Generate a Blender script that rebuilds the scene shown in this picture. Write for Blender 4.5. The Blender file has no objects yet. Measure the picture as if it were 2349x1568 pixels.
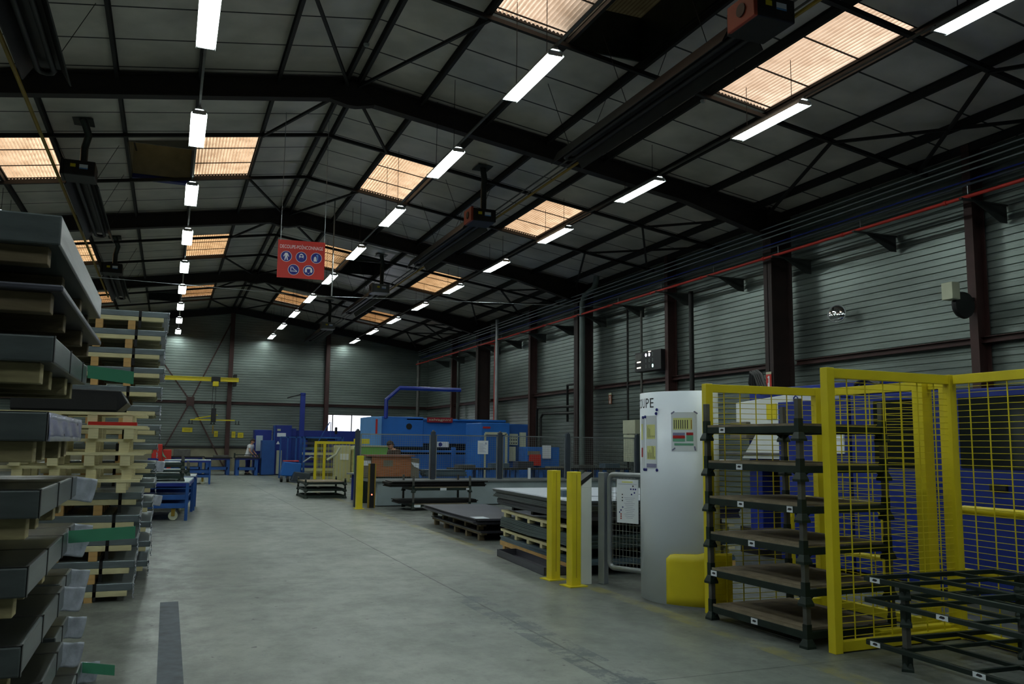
import bpy, bmesh, math, random
from mathutils import Vector, Matrix
random.seed(7)
S = bpy.context.scene
C = S.collection
PI = math.pi

# ---------------- camera ----------------
FPX, YAW, PITCH, ROLL, EYE = 1956.4, .3802, .1194, .0114, 1.62
cd = bpy.data.cameras.new('camera'); cam = bpy.data.objects.new('camera', cd); C.objects.link(cam)
cd.sensor_width = 36.0; cd.sensor_fit = 'HORIZONTAL'; cd.lens = FPX / 2349 * 36.0; cd.clip_end = 300; cd.clip_start = .05
fw = Vector((math.sin(YAW)*math.cos(PITCH), math.cos(YAW)*math.cos(PITCH), math.sin(PITCH)))
rt = Vector((math.cos(YAW), -math.sin(YAW), 0)); up = rt.cross(fw)
r2 = rt*math.cos(ROLL) + up*math.sin(ROLL); u2 = -rt*math.sin(ROLL) + up*math.cos(ROLL)
mw = Matrix((r2, u2, -fw)).transposed().to_4x4(); mw.translation = (0, 0, EYE)
cam.matrix_world = mw
S.camera = cam

# ---------------- world, exposure ----------------
S.view_settings.view_transform = 'Standard'; S.view_settings.look = 'None'
S.view_settings.gamma = 1; S.view_settings.use_curve_mapping = False
S.view_settings.exposure = 0.45
SKY = 1.9
LAMP = 34.0
w = bpy.data.worlds.new('sky'); S.world = w; w.use_nodes = True
bg = w.node_tree.nodes['Background']; bg.inputs[0].default_value = (.93, .96, 1, 1); bg.inputs[1].default_value = SKY

# ---------------- materials ----------------
MATS = {}
def srgb(r, g, b):
    f = lambda c: (c/255/12.92) if c/255 <= .04045 else ((c/255+.055)/1.055)**2.4
    return (f(r), f(g), f(b), 1)
def mat(name, col, rough=.6, metal=0, var=.18, scale=6, bump=0, spec=.5, aniso=None, dirt=0):
    if name in MATS: return MATS[name]
    m = bpy.data.materials.new(name); m.use_nodes = True; n = m.node_tree.nodes; l = m.node_tree.links
    b = n['Principled BSDF']; b.inputs['Roughness'].default_value = rough; b.inputs['Metallic'].default_value = metal
    b.inputs['Specular IOR Level'].default_value = spec
    tc = n.new('ShaderNodeTexCoord'); mp = n.new('ShaderNodeMapping'); l.new(tc.outputs['Object'], mp.inputs[0])
    if aniso: mp.inputs['Scale'].default_value = aniso
    nz = n.new('ShaderNodeTexNoise'); nz.inputs['Scale'].default_value = scale; nz.inputs['Detail'].default_value = 5; l.new(mp.outputs[0], nz.inputs[0])
    rp = n.new('ShaderNodeValToRGB'); c = srgb(*col)
    rp.color_ramp.elements[0].position = .3; rp.color_ramp.elements[1].position = .7
    rp.color_ramp.elements[0].color = tuple(x*(1-var) for x in c[:3])+(1,); rp.color_ramp.elements[1].color = tuple(min(1, x*(1+var)) for x in c[:3])+(1,)
    l.new(nz.outputs[0], rp.inputs[0]); out = rp.outputs[0]
    if dirt:
        nd = n.new('ShaderNodeTexNoise'); nd.inputs['Scale'].default_value = scale*.4; nd.inputs['Detail'].default_value = 8; nd.inputs['Roughness'].default_value = .7; l.new(mp.outputs[0], nd.inputs[0])
        rd = n.new('ShaderNodeMapRange'); rd.inputs[1].default_value = .5; rd.inputs[2].default_value = .75; rd.inputs[4].default_value = dirt; l.new(nd.outputs[0], rd.inputs[0])
        mx = n.new('ShaderNodeMixRGB'); mx.inputs[2].default_value = (c[0]*.3+.01, c[1]*.28+.008, c[2]*.25+.006, 1); l.new(rd.outputs[0], mx.inputs[0]); l.new(out, mx.inputs[1]); out = mx.outputs[0]
    l.new(out, b.inputs['Base Color'])
    if bump:
        bp = n.new('ShaderNodeBump'); bp.inputs['Strength'].default_value = bump; bp.inputs['Distance'].default_value = .02
        l.new(nz.outputs[0], bp.inputs['Height']); l.new(bp.outputs[0], b.inputs['Normal'])
    MATS[name] = m; return m
def emis(name, col, st):
    if name in MATS: return MATS[name]
    m = bpy.data.materials.new(name); m.use_nodes = True; n = m.node_tree.nodes
    b = n['Principled BSDF']; b.inputs['Base Color'].default_value = (.8, .8, .8, 1)
    b.inputs['Emission Color'].default_value = col; b.inputs['Emission Strength'].default_value = st
    MATS[name] = m; return m
def math_node(nt, op, a, b=None, c=None):
    nd = nt.nodes.new('ShaderNodeMath'); nd.operation = op
    for i, v in enumerate((a, b, c)):
        if v is None: continue
        if isinstance(v, (int, float)): nd.inputs[i].default_value = v
        else: nt.links.new(v, nd.inputs[i])
    return nd.outputs[0]

def translucent(name, col, wear=0.0):
    m = bpy.data.materials.new(name); m.use_nodes = True; n = m.node_tree.nodes; l = m.node_tree.links
    n.remove(n['Principled BSDF']); o = n['Material Output']
    t = n.new('ShaderNodeBsdfTranslucent'); d = n.new('ShaderNodeBsdfDiffuse'); mx = n.new('ShaderNodeMixShader'); mx.inputs[0].default_value = .12
    tc = n.new('ShaderNodeTexCoord'); nz = n.new('ShaderNodeTexNoise'); nz.inputs['Scale'].default_value = 3.5; nz.inputs['Detail'].default_value = 7; l.new(tc.outputs['Object'], nz.inputs[0])
    rp = n.new('ShaderNodeValToRGB'); rp.color_ramp.elements[0].position = .3; rp.color_ramp.elements[1].position = .62
    rp.color_ramp.elements[0].color = (col[0]*(1-wear), col[1]*(1-wear*1.15), col[2]*(1-wear*1.3), 1); rp.color_ramp.elements[1].color = (*col, 1)
    l.new(nz.outputs[0], rp.inputs[0])
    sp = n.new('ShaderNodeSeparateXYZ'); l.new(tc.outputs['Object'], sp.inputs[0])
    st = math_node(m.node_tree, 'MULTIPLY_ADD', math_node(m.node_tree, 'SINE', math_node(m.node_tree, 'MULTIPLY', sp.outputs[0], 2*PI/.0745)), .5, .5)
    st = math_node(m.node_tree, 'POWER', st, 2.5)  # stripes paint the shading of the corrugations into the sheet colour
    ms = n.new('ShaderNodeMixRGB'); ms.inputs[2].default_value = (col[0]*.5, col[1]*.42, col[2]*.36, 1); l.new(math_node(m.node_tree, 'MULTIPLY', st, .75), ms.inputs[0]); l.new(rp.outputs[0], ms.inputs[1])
    l.new(ms.outputs[0], t.inputs[0]); d.inputs[0].default_value = (col[0]*.5, col[1]*.5, col[2]*.5, 1)
    l.new(t.outputs[0], mx.inputs[1]); l.new(d.outputs[0], mx.inputs[2]); l.new(mx.outputs[0], o.inputs[0])
    MATS[name] = m; return m

def floor_material():
    m = bpy.data.materials.new('worn polished concrete'); m.use_nodes = True; nt = m.node_tree; n = nt.nodes; l = nt.links
    b = n['Principled BSDF']; tc = n.new('ShaderNodeTexCoord'); P = tc.outputs['Object']
    sp = n.new('ShaderNodeSeparateXYZ'); l.new(P, sp.inputs[0]); X, Y = sp.outputs[0], sp.outputs[1]
    def noise(sc, det=6, rough=.6, stretch=None):
        mp = n.new('ShaderNodeMapping'); l.new(P, mp.inputs[0])
        if stretch: mp.inputs['Scale'].default_value = stretch
        z = n.new('ShaderNodeTexNoise'); z.inputs['Scale'].default_value = sc; z.inputs['Detail'].default_value = det; z.inputs['Roughness'].default_value = rough; l.new(mp.outputs[0], z.inputs[0]); return z.outputs[0]
    big = noise(.35, 6, .65, (1, .55, 1)); fine = noise(2.6, 9, .72, (1, .8, 1)); spots = noise(9, 2, .5)
    rp = n.new('ShaderNodeValToRGB'); rp.color_ramp.elements[0].position = .32; rp.color_ramp.elements[1].position = .68
    rp.color_ramp.elements[0].color = srgb(104, 112, 107); rp.color_ramp.elements[1].color = srgb(160, 165, 157)
    l.new(big, rp.inputs[0])
    def dark(base, fac, col):
        mx = n.new('ShaderNodeMixRGB'); l.new(fac, mx.inputs[0]); l.new(base, mx.inputs[1]); mx.inputs[2].default_value = col; return mx.outputs[0]
    def rng(v, a, c, lo, hi):
        r = n.new('ShaderNodeMapRange'); r.inputs[1].default_value = a; r.inputs[2].default_value = c; r.inputs[3].default_value = lo; r.inputs[4].default_value = hi; l.new(v, r.inputs[0]); return r.outputs[0]
    col = dark(rp.outputs[0], rng(fine, .44, .8, 0, .5), srgb(84, 92, 88))
    col = dark(col, rng(spots, .7, .74, 0, .75), srgb(50, 54, 56))
    col = dark(col, rng(noise(14, 8, .8, (1, .6, 1)), .5, .72, 0, .32), srgb(80, 88, 86)); col = dark(col, rng(noise(.9, 8, .75, (1, .5, 1)), .52, .75, 0, .35), srgb(92, 96, 92))
    # darker mottled bands beside the stored goods (X > 4, X < .2)
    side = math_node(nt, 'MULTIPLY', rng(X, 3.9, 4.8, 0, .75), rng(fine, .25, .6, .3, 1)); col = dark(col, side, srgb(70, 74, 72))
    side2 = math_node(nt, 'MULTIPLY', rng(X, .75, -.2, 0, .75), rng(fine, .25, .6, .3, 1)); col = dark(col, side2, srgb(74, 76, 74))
    # saw cut joints
    wob = math_node(nt, 'MULTIPLY', math_node(nt, 'SUBTRACT', fine, .5), .03)
    jx = math_node(nt, 'ABSOLUTE', math_node(nt, 'SUBTRACT', math_node(nt, 'ADD', X, wob), 3.05))
    j1 = math_node(nt, 'LESS_THAN', jx, .011)
    yy = math_node(nt, 'MODULO', math_node(nt, 'ADD', math_node(nt, 'ADD', Y, wob), 98.6), 4.95)
    j2 = math_node(nt, 'MULTIPLY', math_node(nt, 'LESS_THAN', yy, .016), .75)
    jt = math_node(nt, 'MAXIMUM', j1, j2)
    col = dark(col, math_node(nt, 'MULTIPLY', jt, .85), srgb(48, 54, 54))
    # broken joint edge
    br = math_node(nt, 'MULTIPLY', math_node(nt, 'LESS_THAN', math_node(nt, 'ABSOLUTE', math_node(nt, 'SUBTRACT', X, 3.05)), .16), math_node(nt, 'MULTIPLY', math_node(nt, 'LESS_THAN', Y, 8.9), rng(noise(4, 8, .8), .47, .53, 0, .85)))
    col = dark(col, br, srgb(72, 84, 88))
    # worn yellow line along the store
    yl = math_node(nt, 'MULTIPLY', math_node(nt, 'LESS_THAN', math_node(nt, 'ABSOLUTE', math_node(nt, 'SUBTRACT', X, 4.62)), .09), rng(noise(2.2, 8, .8), .42, .56, 0, .5))
    col = dark(col, yl, srgb(150, 140, 60))
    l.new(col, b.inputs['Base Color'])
    l.new(rng(fine, .3, .7, .3, .52), b.inputs['Roughness']); b.inputs['Specular IOR Level'].default_value = .45
    bp = n.new('ShaderNodeBump'); bp.inputs['Strength'].default_value = .04; bp.inputs['Distance'].default_value = .01; l.new(fine, bp.inputs['Height']); l.new(bp.outputs[0], b.inputs['Normal'])
    return m

def board_material():
    m = bpy.data.materials.new('insulation boards'); m.use_nodes = True; nt = m.node_tree; n = nt.nodes; l = nt.links
    b = n['Principled BSDF']; b.inputs['Roughness'].default_value = .6; b.inputs['Coat Weight'].default_value = 1; b.inputs['Coat Roughness'].default_value = .36; b.inputs['Coat IOR'].default_value = 1.6
    tc = n.new('ShaderNodeTexCoord'); sp = n.new('ShaderNodeSeparateXYZ'); l.new(tc.outputs['Object'], sp.inputs[0])
    nz = n.new('ShaderNodeTexNoise'); nz.inputs['Scale'].default_value = 1.1; nz.inputs['Detail'].default_value = 7; l.new(tc.outputs['Object'], nz.inputs[0])
    rp = n.new('ShaderNodeValToRGB'); rp.color_ramp.elements[0].position = .35; rp.color_ramp.elements[1].position = .7
    rp.color_ramp.elements[0].color = srgb(186, 181, 169); rp.color_ramp.elements[1].color = srgb(226, 218, 206); l.new(nz.outputs[0], rp.inputs[0])
    y = math_node(nt, 'MODULO', math_node(nt, 'ADD', sp.outputs[1], 100), 1.19)
    j = math_node(nt, 'LESS_THAN', y, .045); l.new(math_node(nt, 'SUBTRACT', 1, j), b.inputs['Coat Weight'])
    mx = n.new('ShaderNodeMixRGB'); l.new(j, mx.inputs[0]); l.new(rp.outputs[0], mx.inputs[1]); mx.inputs[2].default_value = srgb(38, 38, 36)
    l.new(mx.outputs[0], b.inputs['Base Color']); return m

def wood(name, col):
    return mat(name, col, .75, 0, .28, 5, .15, .3, aniso=(1, 1, 6), dirt=.35)

rafter_m = mat('shaded rafter steel', (33, 26, 24), .65, 0, .2, 3)  # column paint darkened; the shade under the roof is put into the colour
steel_dark = mat('dark red brown painted steel', (48, 34, 32), .65, 0, .2, 3)
steel_black = mat('near black steel', (22, 21, 21), .6, 0, .2, 3)
purl = mat('dark purlin steel', (21, 20, 19), .6, 0, .2, 3)
redbrown = mat('red oxide steel', (64, 38, 35), .6, 0, .2, 3)
cladding = mat('galvanised cladding', (126, 136, 131), .34, .6, .4, .7, 0, .5, aniso=(.3, .3, 1.0), dirt=.5)
beige_wall = mat('beige rendered wall', (142, 138, 118), .9, 0, .15, 2, 0, .3, dirt=.4)
yellow = mat('yellow safety paint', (222, 204, 34), .42, 0, .06, 3, 0, .5, dirt=.12)
yellow_dull = mat('yellow pipe paint', (150, 124, 30), .5, 0, .15, 3)
green_dark = mat('dark green steel', (26, 42, 36), .5, .2, .25, 8, 0, .5, dirt=.3)
duct_grey = mat('grey green duct', (104, 116, 112), .5, .2, .15, 3)
bracket_m = mat('grey bracket steel', (60, 64, 62), .6, .2, .15, 4)
sign_red_dark = mat('dark red plate', (128, 22, 34), .4)
grey_post = mat('grey steel post', (98, 98, 94), .5, .4, .2, 6, 0, .5, dirt=.3)
ply = mat('grimy plywood deck', (136, 124, 104), .8, 0, .22, 7, .1, .3, dirt=.3)
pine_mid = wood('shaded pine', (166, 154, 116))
grey_fence = mat('blue grey fence post', (66, 74, 84), .45, .2, .1, 4)
alu = mat('light grey tube', (150, 156, 158), .4, .5, .1, 4)
wire_grey = mat('grey fence wire', (134, 140, 138), .5, .4, .1, 4)
blue = mat('machine blue', (34, 104, 188), .42, 0, .08, 2, 0, .5, dirt=.08)
blue_lt = mat('light machine blue', (96, 152, 214), .42, 0, .06, 2)
navy = mat('navy machine blue', (24, 46, 136), .4, 0, .07, 2, 0, .5, dirt=.08)
blue_bench = mat('bench blue', (32, 82, 152), .45, 0, .1, 3, dirt=.15)
white = mat('white panel', (230, 238, 248), .3, 0, .025, 1)
white_m = mat('machine white', (226, 230, 226), .4, 0, .05, 2)
cream = mat('cream machine', (188, 192, 166), .5, 0, .08, 3)
grey_skirt = mat('grey machine skirt', (180, 196, 202), .42, .2, .1, 2)
black = mat('black rubber', (18, 18, 20), .5, 0, .2, 5)
sheet_grey = mat('wrapped sheet steel', (88, 95, 96), .33, .25, .2, 5, .1, .5, aniso=(1, .3, 4))
sheet_silver = mat('bright galvanised sheets', (132, 142, 148), .32, .55, .12, 5, .08, .5, aniso=(1, 1, 8))
sheet_dark = mat('dark sheet steel', (80, 80, 90), .4, .5, .2, 4, .05, .5, aniso=(.4, .4, 12))
sheet_green = mat('green grey sheet steel', (76, 92, 94), .36, .5, .2, 4, .05, .5, aniso=(.4, .4, 12))
sheet_blue = mat('blue grey sheet steel', (98, 118, 132), .36, .5, .2, 4, .05, .5, aniso=(.4, .4, 12))
sheet_white = mat('paper backed sheet', (190, 198, 210), .5, 0, .05, 2)
pine = mat('pale pine', (214, 204, 160), .75, 0, .14, 5, .1, .3, aniso=(1, 1, 6), dirt=.12); pine_warm = mat('warm pine', (206, 164, 106), .75, 0, .15, 5, .1, .3, aniso=(1, 1, 6), dirt=.15); pine_old = wood('weathered pine', (120, 106, 82))
plastic = mat('crumpled clear plastic', (176, 182, 196), .2, 0, .2, 12, .5, .8)
tape_green = mat('green adhesive tape', (130, 186, 164), .5, 0, .1, 4)
_n = tape_green.node_tree.nodes; _l = tape_green.node_tree.links; _t = _n.new('ShaderNodeBsdfTranslucent'); _t.inputs[0].default_value = srgb(136, 196, 172); _m = _n.new('ShaderNodeMixShader'); _m.inputs[0].default_value = .6
_l.new(_n['Principled BSDF'].outputs[0], _m.inputs[1]); _l.new(_t.outputs[0], _m.inputs[2]); _l.new(_m.outputs[0], _n['Material Output'].inputs[0])
strap_m = mat('black strap', (20, 20, 22), .45, 0, .1, 4)
red = mat('red board', (196, 44, 34), .4, 0, .05, 2)
red_pipe_m = mat('red pipe paint', (190, 46, 34), .45, 0, .1, 3)
signblue = mat('sign blue', (26, 34, 128), .4, 0, .03, 2)
signwhite = mat('sign white', (226, 226, 230), .45, 0, .02, 2)
paper = mat('paper', (236, 242, 250), .3, 0, .03, 3)
pale_yellow = mat('chart yellow', (232, 234, 156), .6, 0, .03, 3)
ink = mat('dark ink', (44, 44, 52), .7, 0, .05, 3)
ink_lilac = mat('lilac print', (140, 140, 176), .7, 0, .05, 3)
ink_red = mat('red print', (180, 34, 34), .6, 0, .05, 3)
ink_green = mat('green print', (110, 176, 146), .6, 0, .05, 3)
orange_wood = wood('orange stained crate', (172, 108, 68))
green_m = mat('leaf green panel', (110, 170, 76), .5, 0, .1, 3)
glass_dark = mat('dark window glass', (16, 20, 22), .12, 0, .1, 2, 0, .8)
greybrown = mat('grey brown carton', (120, 114, 98), .8, 0, .15, 4)
tube_m = emis('lit fluorescent tube', (.88, 1, .97, 1), LAMP)
reflector = mat('white enamel reflector', (150, 156, 156), .4, 0, .03, 3)
heater_m = mat('dark heater hood', (38, 37, 37), .45, .3, .2, 3)
heater_lt = mat('grey heater casing', (120, 124, 122), .4, .4, .1, 3)
orange = mat('orange heater end', (168, 70, 50), .5, 0, .06, 3)
flue_m = mat('ribbed flue duct', (66, 72, 68), .4, .6, .2, 5)

# ---------------- mesh builder ----------------
class MB:
    def __init__(s): s.v = []; s.f = []; s.sm = False
    def add(s, vs, fs):
        k = len(s.v); s.v += [tuple(p) for p in vs]; s.f += [tuple(i+k for i in f) for f in fs]; return s
    def box(s, x0, x1, y0, y1, z0, z1):
        return s.add([(x0,y0,z0),(x1,y0,z0),(x1,y1,z0),(x0,y1,z0),(x0,y0,z1),(x1,y0,z1),(x1,y1,z1),(x0,y1,z1)],
                     [(0,3,2,1),(4,5,6,7),(0,1,5,4),(1,2,6,5),(2,3,7,6),(3,0,4,7)])
    def bar(s, p, q, a, b=None, upv=(0,0,1)):
        b = b or a; p = Vector(p); q = Vector(q); d = (q-p).normalized(); u = Vector(upv)
        if abs(d.dot(u)) > .99: u = Vector((0,1,0))
        x = d.cross(u).normalized()*a/2; y = x.cross(d).normalized()*b/2
        return s.add([p-x-y,p+x-y,p+x+y,p-x+y,q-x-y,q+x-y,q+x+y,q-x+y], [(0,1,2,3),(7,6,5,4),(0,4,5,1),(1,5,6,2),(2,6,7,3),(3,7,4,0)])
    def ibeam(s, p, q, w, h, t=.02, upv=(0,0,1)):
        p = Vector(p); q = Vector(q); d = (q-p).normalized(); u = Vector(upv)
        x = d.cross(u).normalized(); y = x.cross(d).normalized()
        for o in (-1, 1): s.bar(p+y*o*(h/2-t/2), q+y*o*(h/2-t/2), w, t, upv)
        return s.bar(p, q, t, h-2*t, upv)
    def tube(s, pts, r, seg=10, closed=False):
        pts = [Vector(p) for p in pts]; n = len(pts); rings = []; prev = None
        for i, p in enumerate(pts):
            a = pts[i-1] if i > 0 else p; b = pts[i+1] if i < n-1 else p
            d = (b-a).normalized()
            if prev is None:
                u = Vector((0,0,1)) if abs(d.z) < .9 else Vector((1,0,0)); x = d.cross(u).normalized()
            else: x = (prev - d*prev.dot(d)).normalized()
            prev = x; y = d.cross(x); rr = r[i] if isinstance(r, (list, tuple)) else r
            rings.append([p + x*rr*math.cos(2*PI*k/seg) + y*rr*math.sin(2*PI*k/seg) for k in range(seg)])
        vs = [v for g in rings for v in g]
        fs = [(i*seg+k, i*seg+(k+1)%seg, (i+1)*seg+(k+1)%seg, (i+1)*seg+k) for i in range(n-1) for k in range(seg)]
        fs += [tuple(range(seg))[::-1], tuple((n-1)*seg+k for k in range(seg))]
        s.sm = True; return s.add(vs, fs)
    def lathe(s, prof, c=(0,0,0), seg=16, axis='z'):
        vs = []
        for r, z in prof:
            for k in range(seg):
                a = 2*PI*k/seg; p = (r*math.cos(a), r*math.sin(a), z)
                if axis == 'y': p = (p[0], p[2], p[1])
                if axis == 'x': p = (p[2], p[0], p[1])
                vs.append((p[0]+c[0], p[1]+c[1], p[2]+c[2]))
        n = len(prof); fs = [(i*seg+k, i*seg+(k+1)%seg, (i+1)*seg+(k+1)%seg, (i+1)*seg+k) for i in range(n-1) for k in range(seg)]
        fs += [tuple(range(seg))[::-1], tuple((n-1)*seg+k for k in range(seg))]
        s.sm = True; return s.add(vs, fs)
    def prism(s, poly, axis, a, b):
        n = len(poly)
        def P(u, v, t): return {'x': (t,u,v), 'y': (u,t,v), 'z': (u,v,t)}[axis]
        vs = [P(u,v,a) for u,v in poly] + [P(u,v,b) for u,v in poly]
        return s.add(vs, [tuple(range(n))[::-1], tuple(range(n, 2*n))] + [(i, (i+1)%n, n+(i+1)%n, n+i) for i in range(n)])
    def grid(s, fn, nu, nv, thick=None):
        vs = [fn(i/nu, j/nv) for j in range(nv+1) for i in range(nu+1)]
        return s.add(vs, [(j*(nu+1)+i, j*(nu+1)+i+1, (j+1)*(nu+1)+i+1, (j+1)*(nu+1)+i) for j in range(nv) for i in range(nu)])
    def build(s, name, m, parent=None, bevel=0, solid=0, smooth=None, keep=False):
        me = bpy.data.meshes.new(name); off = Vector((0,0,0))
        if parent is None and not keep:
            xs = [v[0] for v in s.v]; ys = [v[1] for v in s.v]; zs = [v[2] for v in s.v]
            off = Vector(((min(xs)+max(xs))/2, (min(ys)+max(ys))/2, min(zs)))
        me.from_pydata([tuple(Vector(v)-off) for v in s.v], [], s.f)
        bm = bmesh.new(); bm.from_mesh(me); bmesh.ops.recalc_face_normals(bm, faces=bm.faces); bm.to_mesh(me); bm.free()
        if (s.sm if smooth is None else smooth):
            for p in me.polygons: p.use_smooth = True
            me.set_sharp_from_angle(angle=math.radians(40))
        me.materials.append(m); o = bpy.data.objects.new(name, me); C.objects.link(o); o.location = off
        if parent is not None: o.parent = parent
        if solid:
            md = o.modifiers.new('thickness', 'SOLIDIFY'); md.thickness = solid; md.offset = 0
        if bevel:
            md = o.modifiers.new('edge', 'BEVEL'); md.width = bevel; md.segments = 2; md.limit_method = 'ANGLE'
        return o

def tag(o, label, cat, group=None, kind=None):
    o['label'] = label; o['category'] = cat
    if group: o['group'] = group
    if kind: o['kind'] = kind
    return o
def thing(name, label, cat, loc=(0,0,0), rz=0, group=None):
    o = bpy.data.objects.new(name, None); C.objects.link(o); o.empty_display_size = .1
    o.location = loc; o.rotation_euler = (0, 0, rz); return tag(o, label, cat, group)
def struct(o): o['kind'] = 'structure'; return o
KIDS = {}
def dup(root, loc, rz, label, group=None):
    def cp(o, par):
        c = o.copy(); C.objects.link(c)
        if par is not None: c.parent = par
        for ch in [x for x in bpy.data.objects if x.parent == o]: cp(ch, c)
        return c
    r = cp(root, None); r.location = loc; r.rotation_euler = (0, 0, rz); r['label'] = label
    if group: r['group'] = group
    return r
def flat(name, cx, cy, w_, h_, M_, m, parent, t=.002):
    """thin rectangle on the local XY plane of matrix M_, centred at (cx, cy)"""
    b = MB(); b.box(cx-w_/2, cx+w_/2, cy-h_/2, cy+h_/2, 0, t); b.v = [tuple(M_ @ Vector(v)) for v in b.v]
    return b.build(name, m, parent)
def poly(name, pts, M_, m, parent, t=.002):
    b = MB(); b.prism(pts, 'z', 0, t); b.v = [tuple(M_ @ Vector(v)) for v in b.v]; return b.build(name, m, parent)
def text(name, s, M_, m, parent, width, height, depth=.002):
    cu = bpy.data.curves.new(name, 'FONT'); cu.body = s; cu.size = 1; cu.extrude = .02; cu.align_x = 'CENTER'; cu.align_y = 'CENTER'
    to = bpy.data.objects.new(name, cu); C.objects.link(to); bpy.context.view_layer.update()
    me = bpy.data.meshes.new_from_object(to.evaluated_get(bpy.context.evaluated_depsgraph_get()))
    C.objects.unlink(to); bpy.data.objects.remove(to)
    xs = [v.co.x for v in me.vertices]; ys = [v.co.y for v in me.vertices]
    cx = (min(xs)+max(xs))/2; cy = (min(ys)+max(ys))/2; sx = width/(max(xs)-min(xs)); sy = height/(max(ys)-min(ys))
    for v in me.vertices: v.co = M_ @ Vector(((v.co.x-cx)*sx, (v.co.y-cy)*sy, v.co.z*depth/.02*.5))
    me.materials.clear(); me.materials.append(m)
    o = bpy.data.objects.new(name, me); C.objects.link(o); o.parent = parent; return o
ORD = ['first','second','third','fourth','fifth','sixth','seventh','eighth','ninth','tenth','eleventh','twelfth','thirteenth','fourteenth','fifteenth','sixteenth','seventeenth','eighteenth']
def face_neg_y(x, y, z): return Matrix.Translation((x, y, z)) @ Matrix.Rotation(PI/2, 4, 'X')      # local xy -> XZ, normal -Y
def face_neg_x(x, y, z): return Matrix.Translation((x, y, z)) @ Matrix(((0,0,-1,0),(-1,0,0,0),(0,1,0,0),(0,0,0,1)))  # normal -X, local x -> -Y
# ---------------- the hall ----------------
RX, ZR, SL = 3.13, 9.1, .151
XR, XL, YE, YB = 14.3, -8.04, 49.3, -15.0
FR = [-4.53, 6.17, 16.87, 27.57, 38.27]; BAY = 10.7
def zroof(x): return ZR - SL*abs(x-RX)
OFF = [.14, 1.47, 2.93, 4.37, 5.82, 7.2, 8.62, 10.0, 10.85]

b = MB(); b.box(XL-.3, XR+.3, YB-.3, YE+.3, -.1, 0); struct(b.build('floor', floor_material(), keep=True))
def rib(x, y0, y1, z0, z1, side):
    """horizontal ribbed cladding on an X = const wall; side = -1 when the room is on the -X side"""
    p = .14; prof = []; z = math.floor(z0/p)*p
    prof.append((z0, 0))
    while z < z1-1e-6:
        for dz, dx in ((0, 0), (.082, 0), (.092, .03), (.128, .03)):
            if z0 < z+dz < z1: prof.append((z+dz, dx))
        z += p
    prof.append((z1, 0)); vs = []
    for zz, dx in prof: vs += [(x - side*dx*1.0, y0, zz), (x - side*dx*1.0, y1, zz)]
    return vs, [(2*i, 2*i+1, 2*i+3, 2*i+2) for i in range(len(prof)-1)]
def wallx(name, x, side, parts):
    b = MB()
    for y0, y1, z0, z1 in parts: b.add(*rib(x, y0, y1, z0, z1, side))
    o = b.build(name, cladding, keep=True); struct(o); return o
wallx('wall_right', XR, -1, [(YB-.15, YE+.15, 0, 7.6)]); wallx('wall_left', XL, 1, [(YB-.15, YE+.15, 0, 7.6)])
def wally(name, y, parts, m):
    b = MB()
    for x0, x1, z0, z1 in parts:
        vs, fs = rib(0, x0, x1, z0, z1, 1); b.add([(v[1], y - v[0], v[2]) for v in vs], fs)
    return struct(b.build(name, m, keep=True))
WX0, WX1, WZ0, WZ1 = 8.42, 10.95, 1.85, 3.2
wally('wall_end', YE, [(XL-.15, WX0, 1.28, 9.3), (WX1, XR+.15, 1.28, 9.3), (WX0, WX1, WZ1, 9.3), (WX0, WX1, 1.28, WZ0)], cladding)
b = MB(); b.box(XL-.1, XR+.1, YE-.12, YE+.1, 0, 1.28); struct(b.build('wall_end_base', beige_wall, keep=True))
b = MB(); b.box(XL-.15, XR+.15, YB-.1, YB, 0, 9.3); struct(b.build('wall_back', cladding, keep=True))
# ceiling boards with openings for skylights and vents
HOLES = {}
for i, f in enumerate(FR[1:]):
    for c in ((-7.2, -5.82), (-2.93, -1.47), (1.47, 2.93), (5.82, 7.2)): HOLES[(c, round(f+(3.05, 3.45, 3.45, 3.4)[i], 2), round(f+(6.65, 7.05, 7.3, 6.9)[i], 2))] = 'sky'
    for c in (((2.93, 4.37),) if i % 2 == 0 else ((-4.37, -2.93),)): HOLES[(c, round(f+4.0, 2), round(f+6.5, 2))] = 'vent'
xs = sorted([-11.2] + [-o for o in OFF[1:]] + [0] + OFF[1:] + [11.2]); b = MB()
for a, c in zip(xs[:-1], xs[1:]):
    cuts = sorted((y0, y1) for (cc, y0, y1) in HOLES if abs(cc[0]-a) < 1e-6)
    y = YB-.2; segs = []
    for y0, y1 in cuts: segs.append((y, y0)); y = y1
    segs.append((y, YE+.2))
    for y0, y1 in segs:
        xa, xb = RX+a, RX+c; b.add([(xa,y0,zroof(xa)),(xb,y0,zroof(xb)),(xb,y1,zroof(xb)),(xa,y1,zroof(xa))], [(0,1,2,3)])
struct(b.build('ceiling', board_material(), keep=True))
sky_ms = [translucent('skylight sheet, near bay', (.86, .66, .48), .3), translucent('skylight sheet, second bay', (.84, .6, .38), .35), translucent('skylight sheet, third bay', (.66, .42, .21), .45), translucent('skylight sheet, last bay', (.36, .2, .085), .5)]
k = 0
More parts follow.
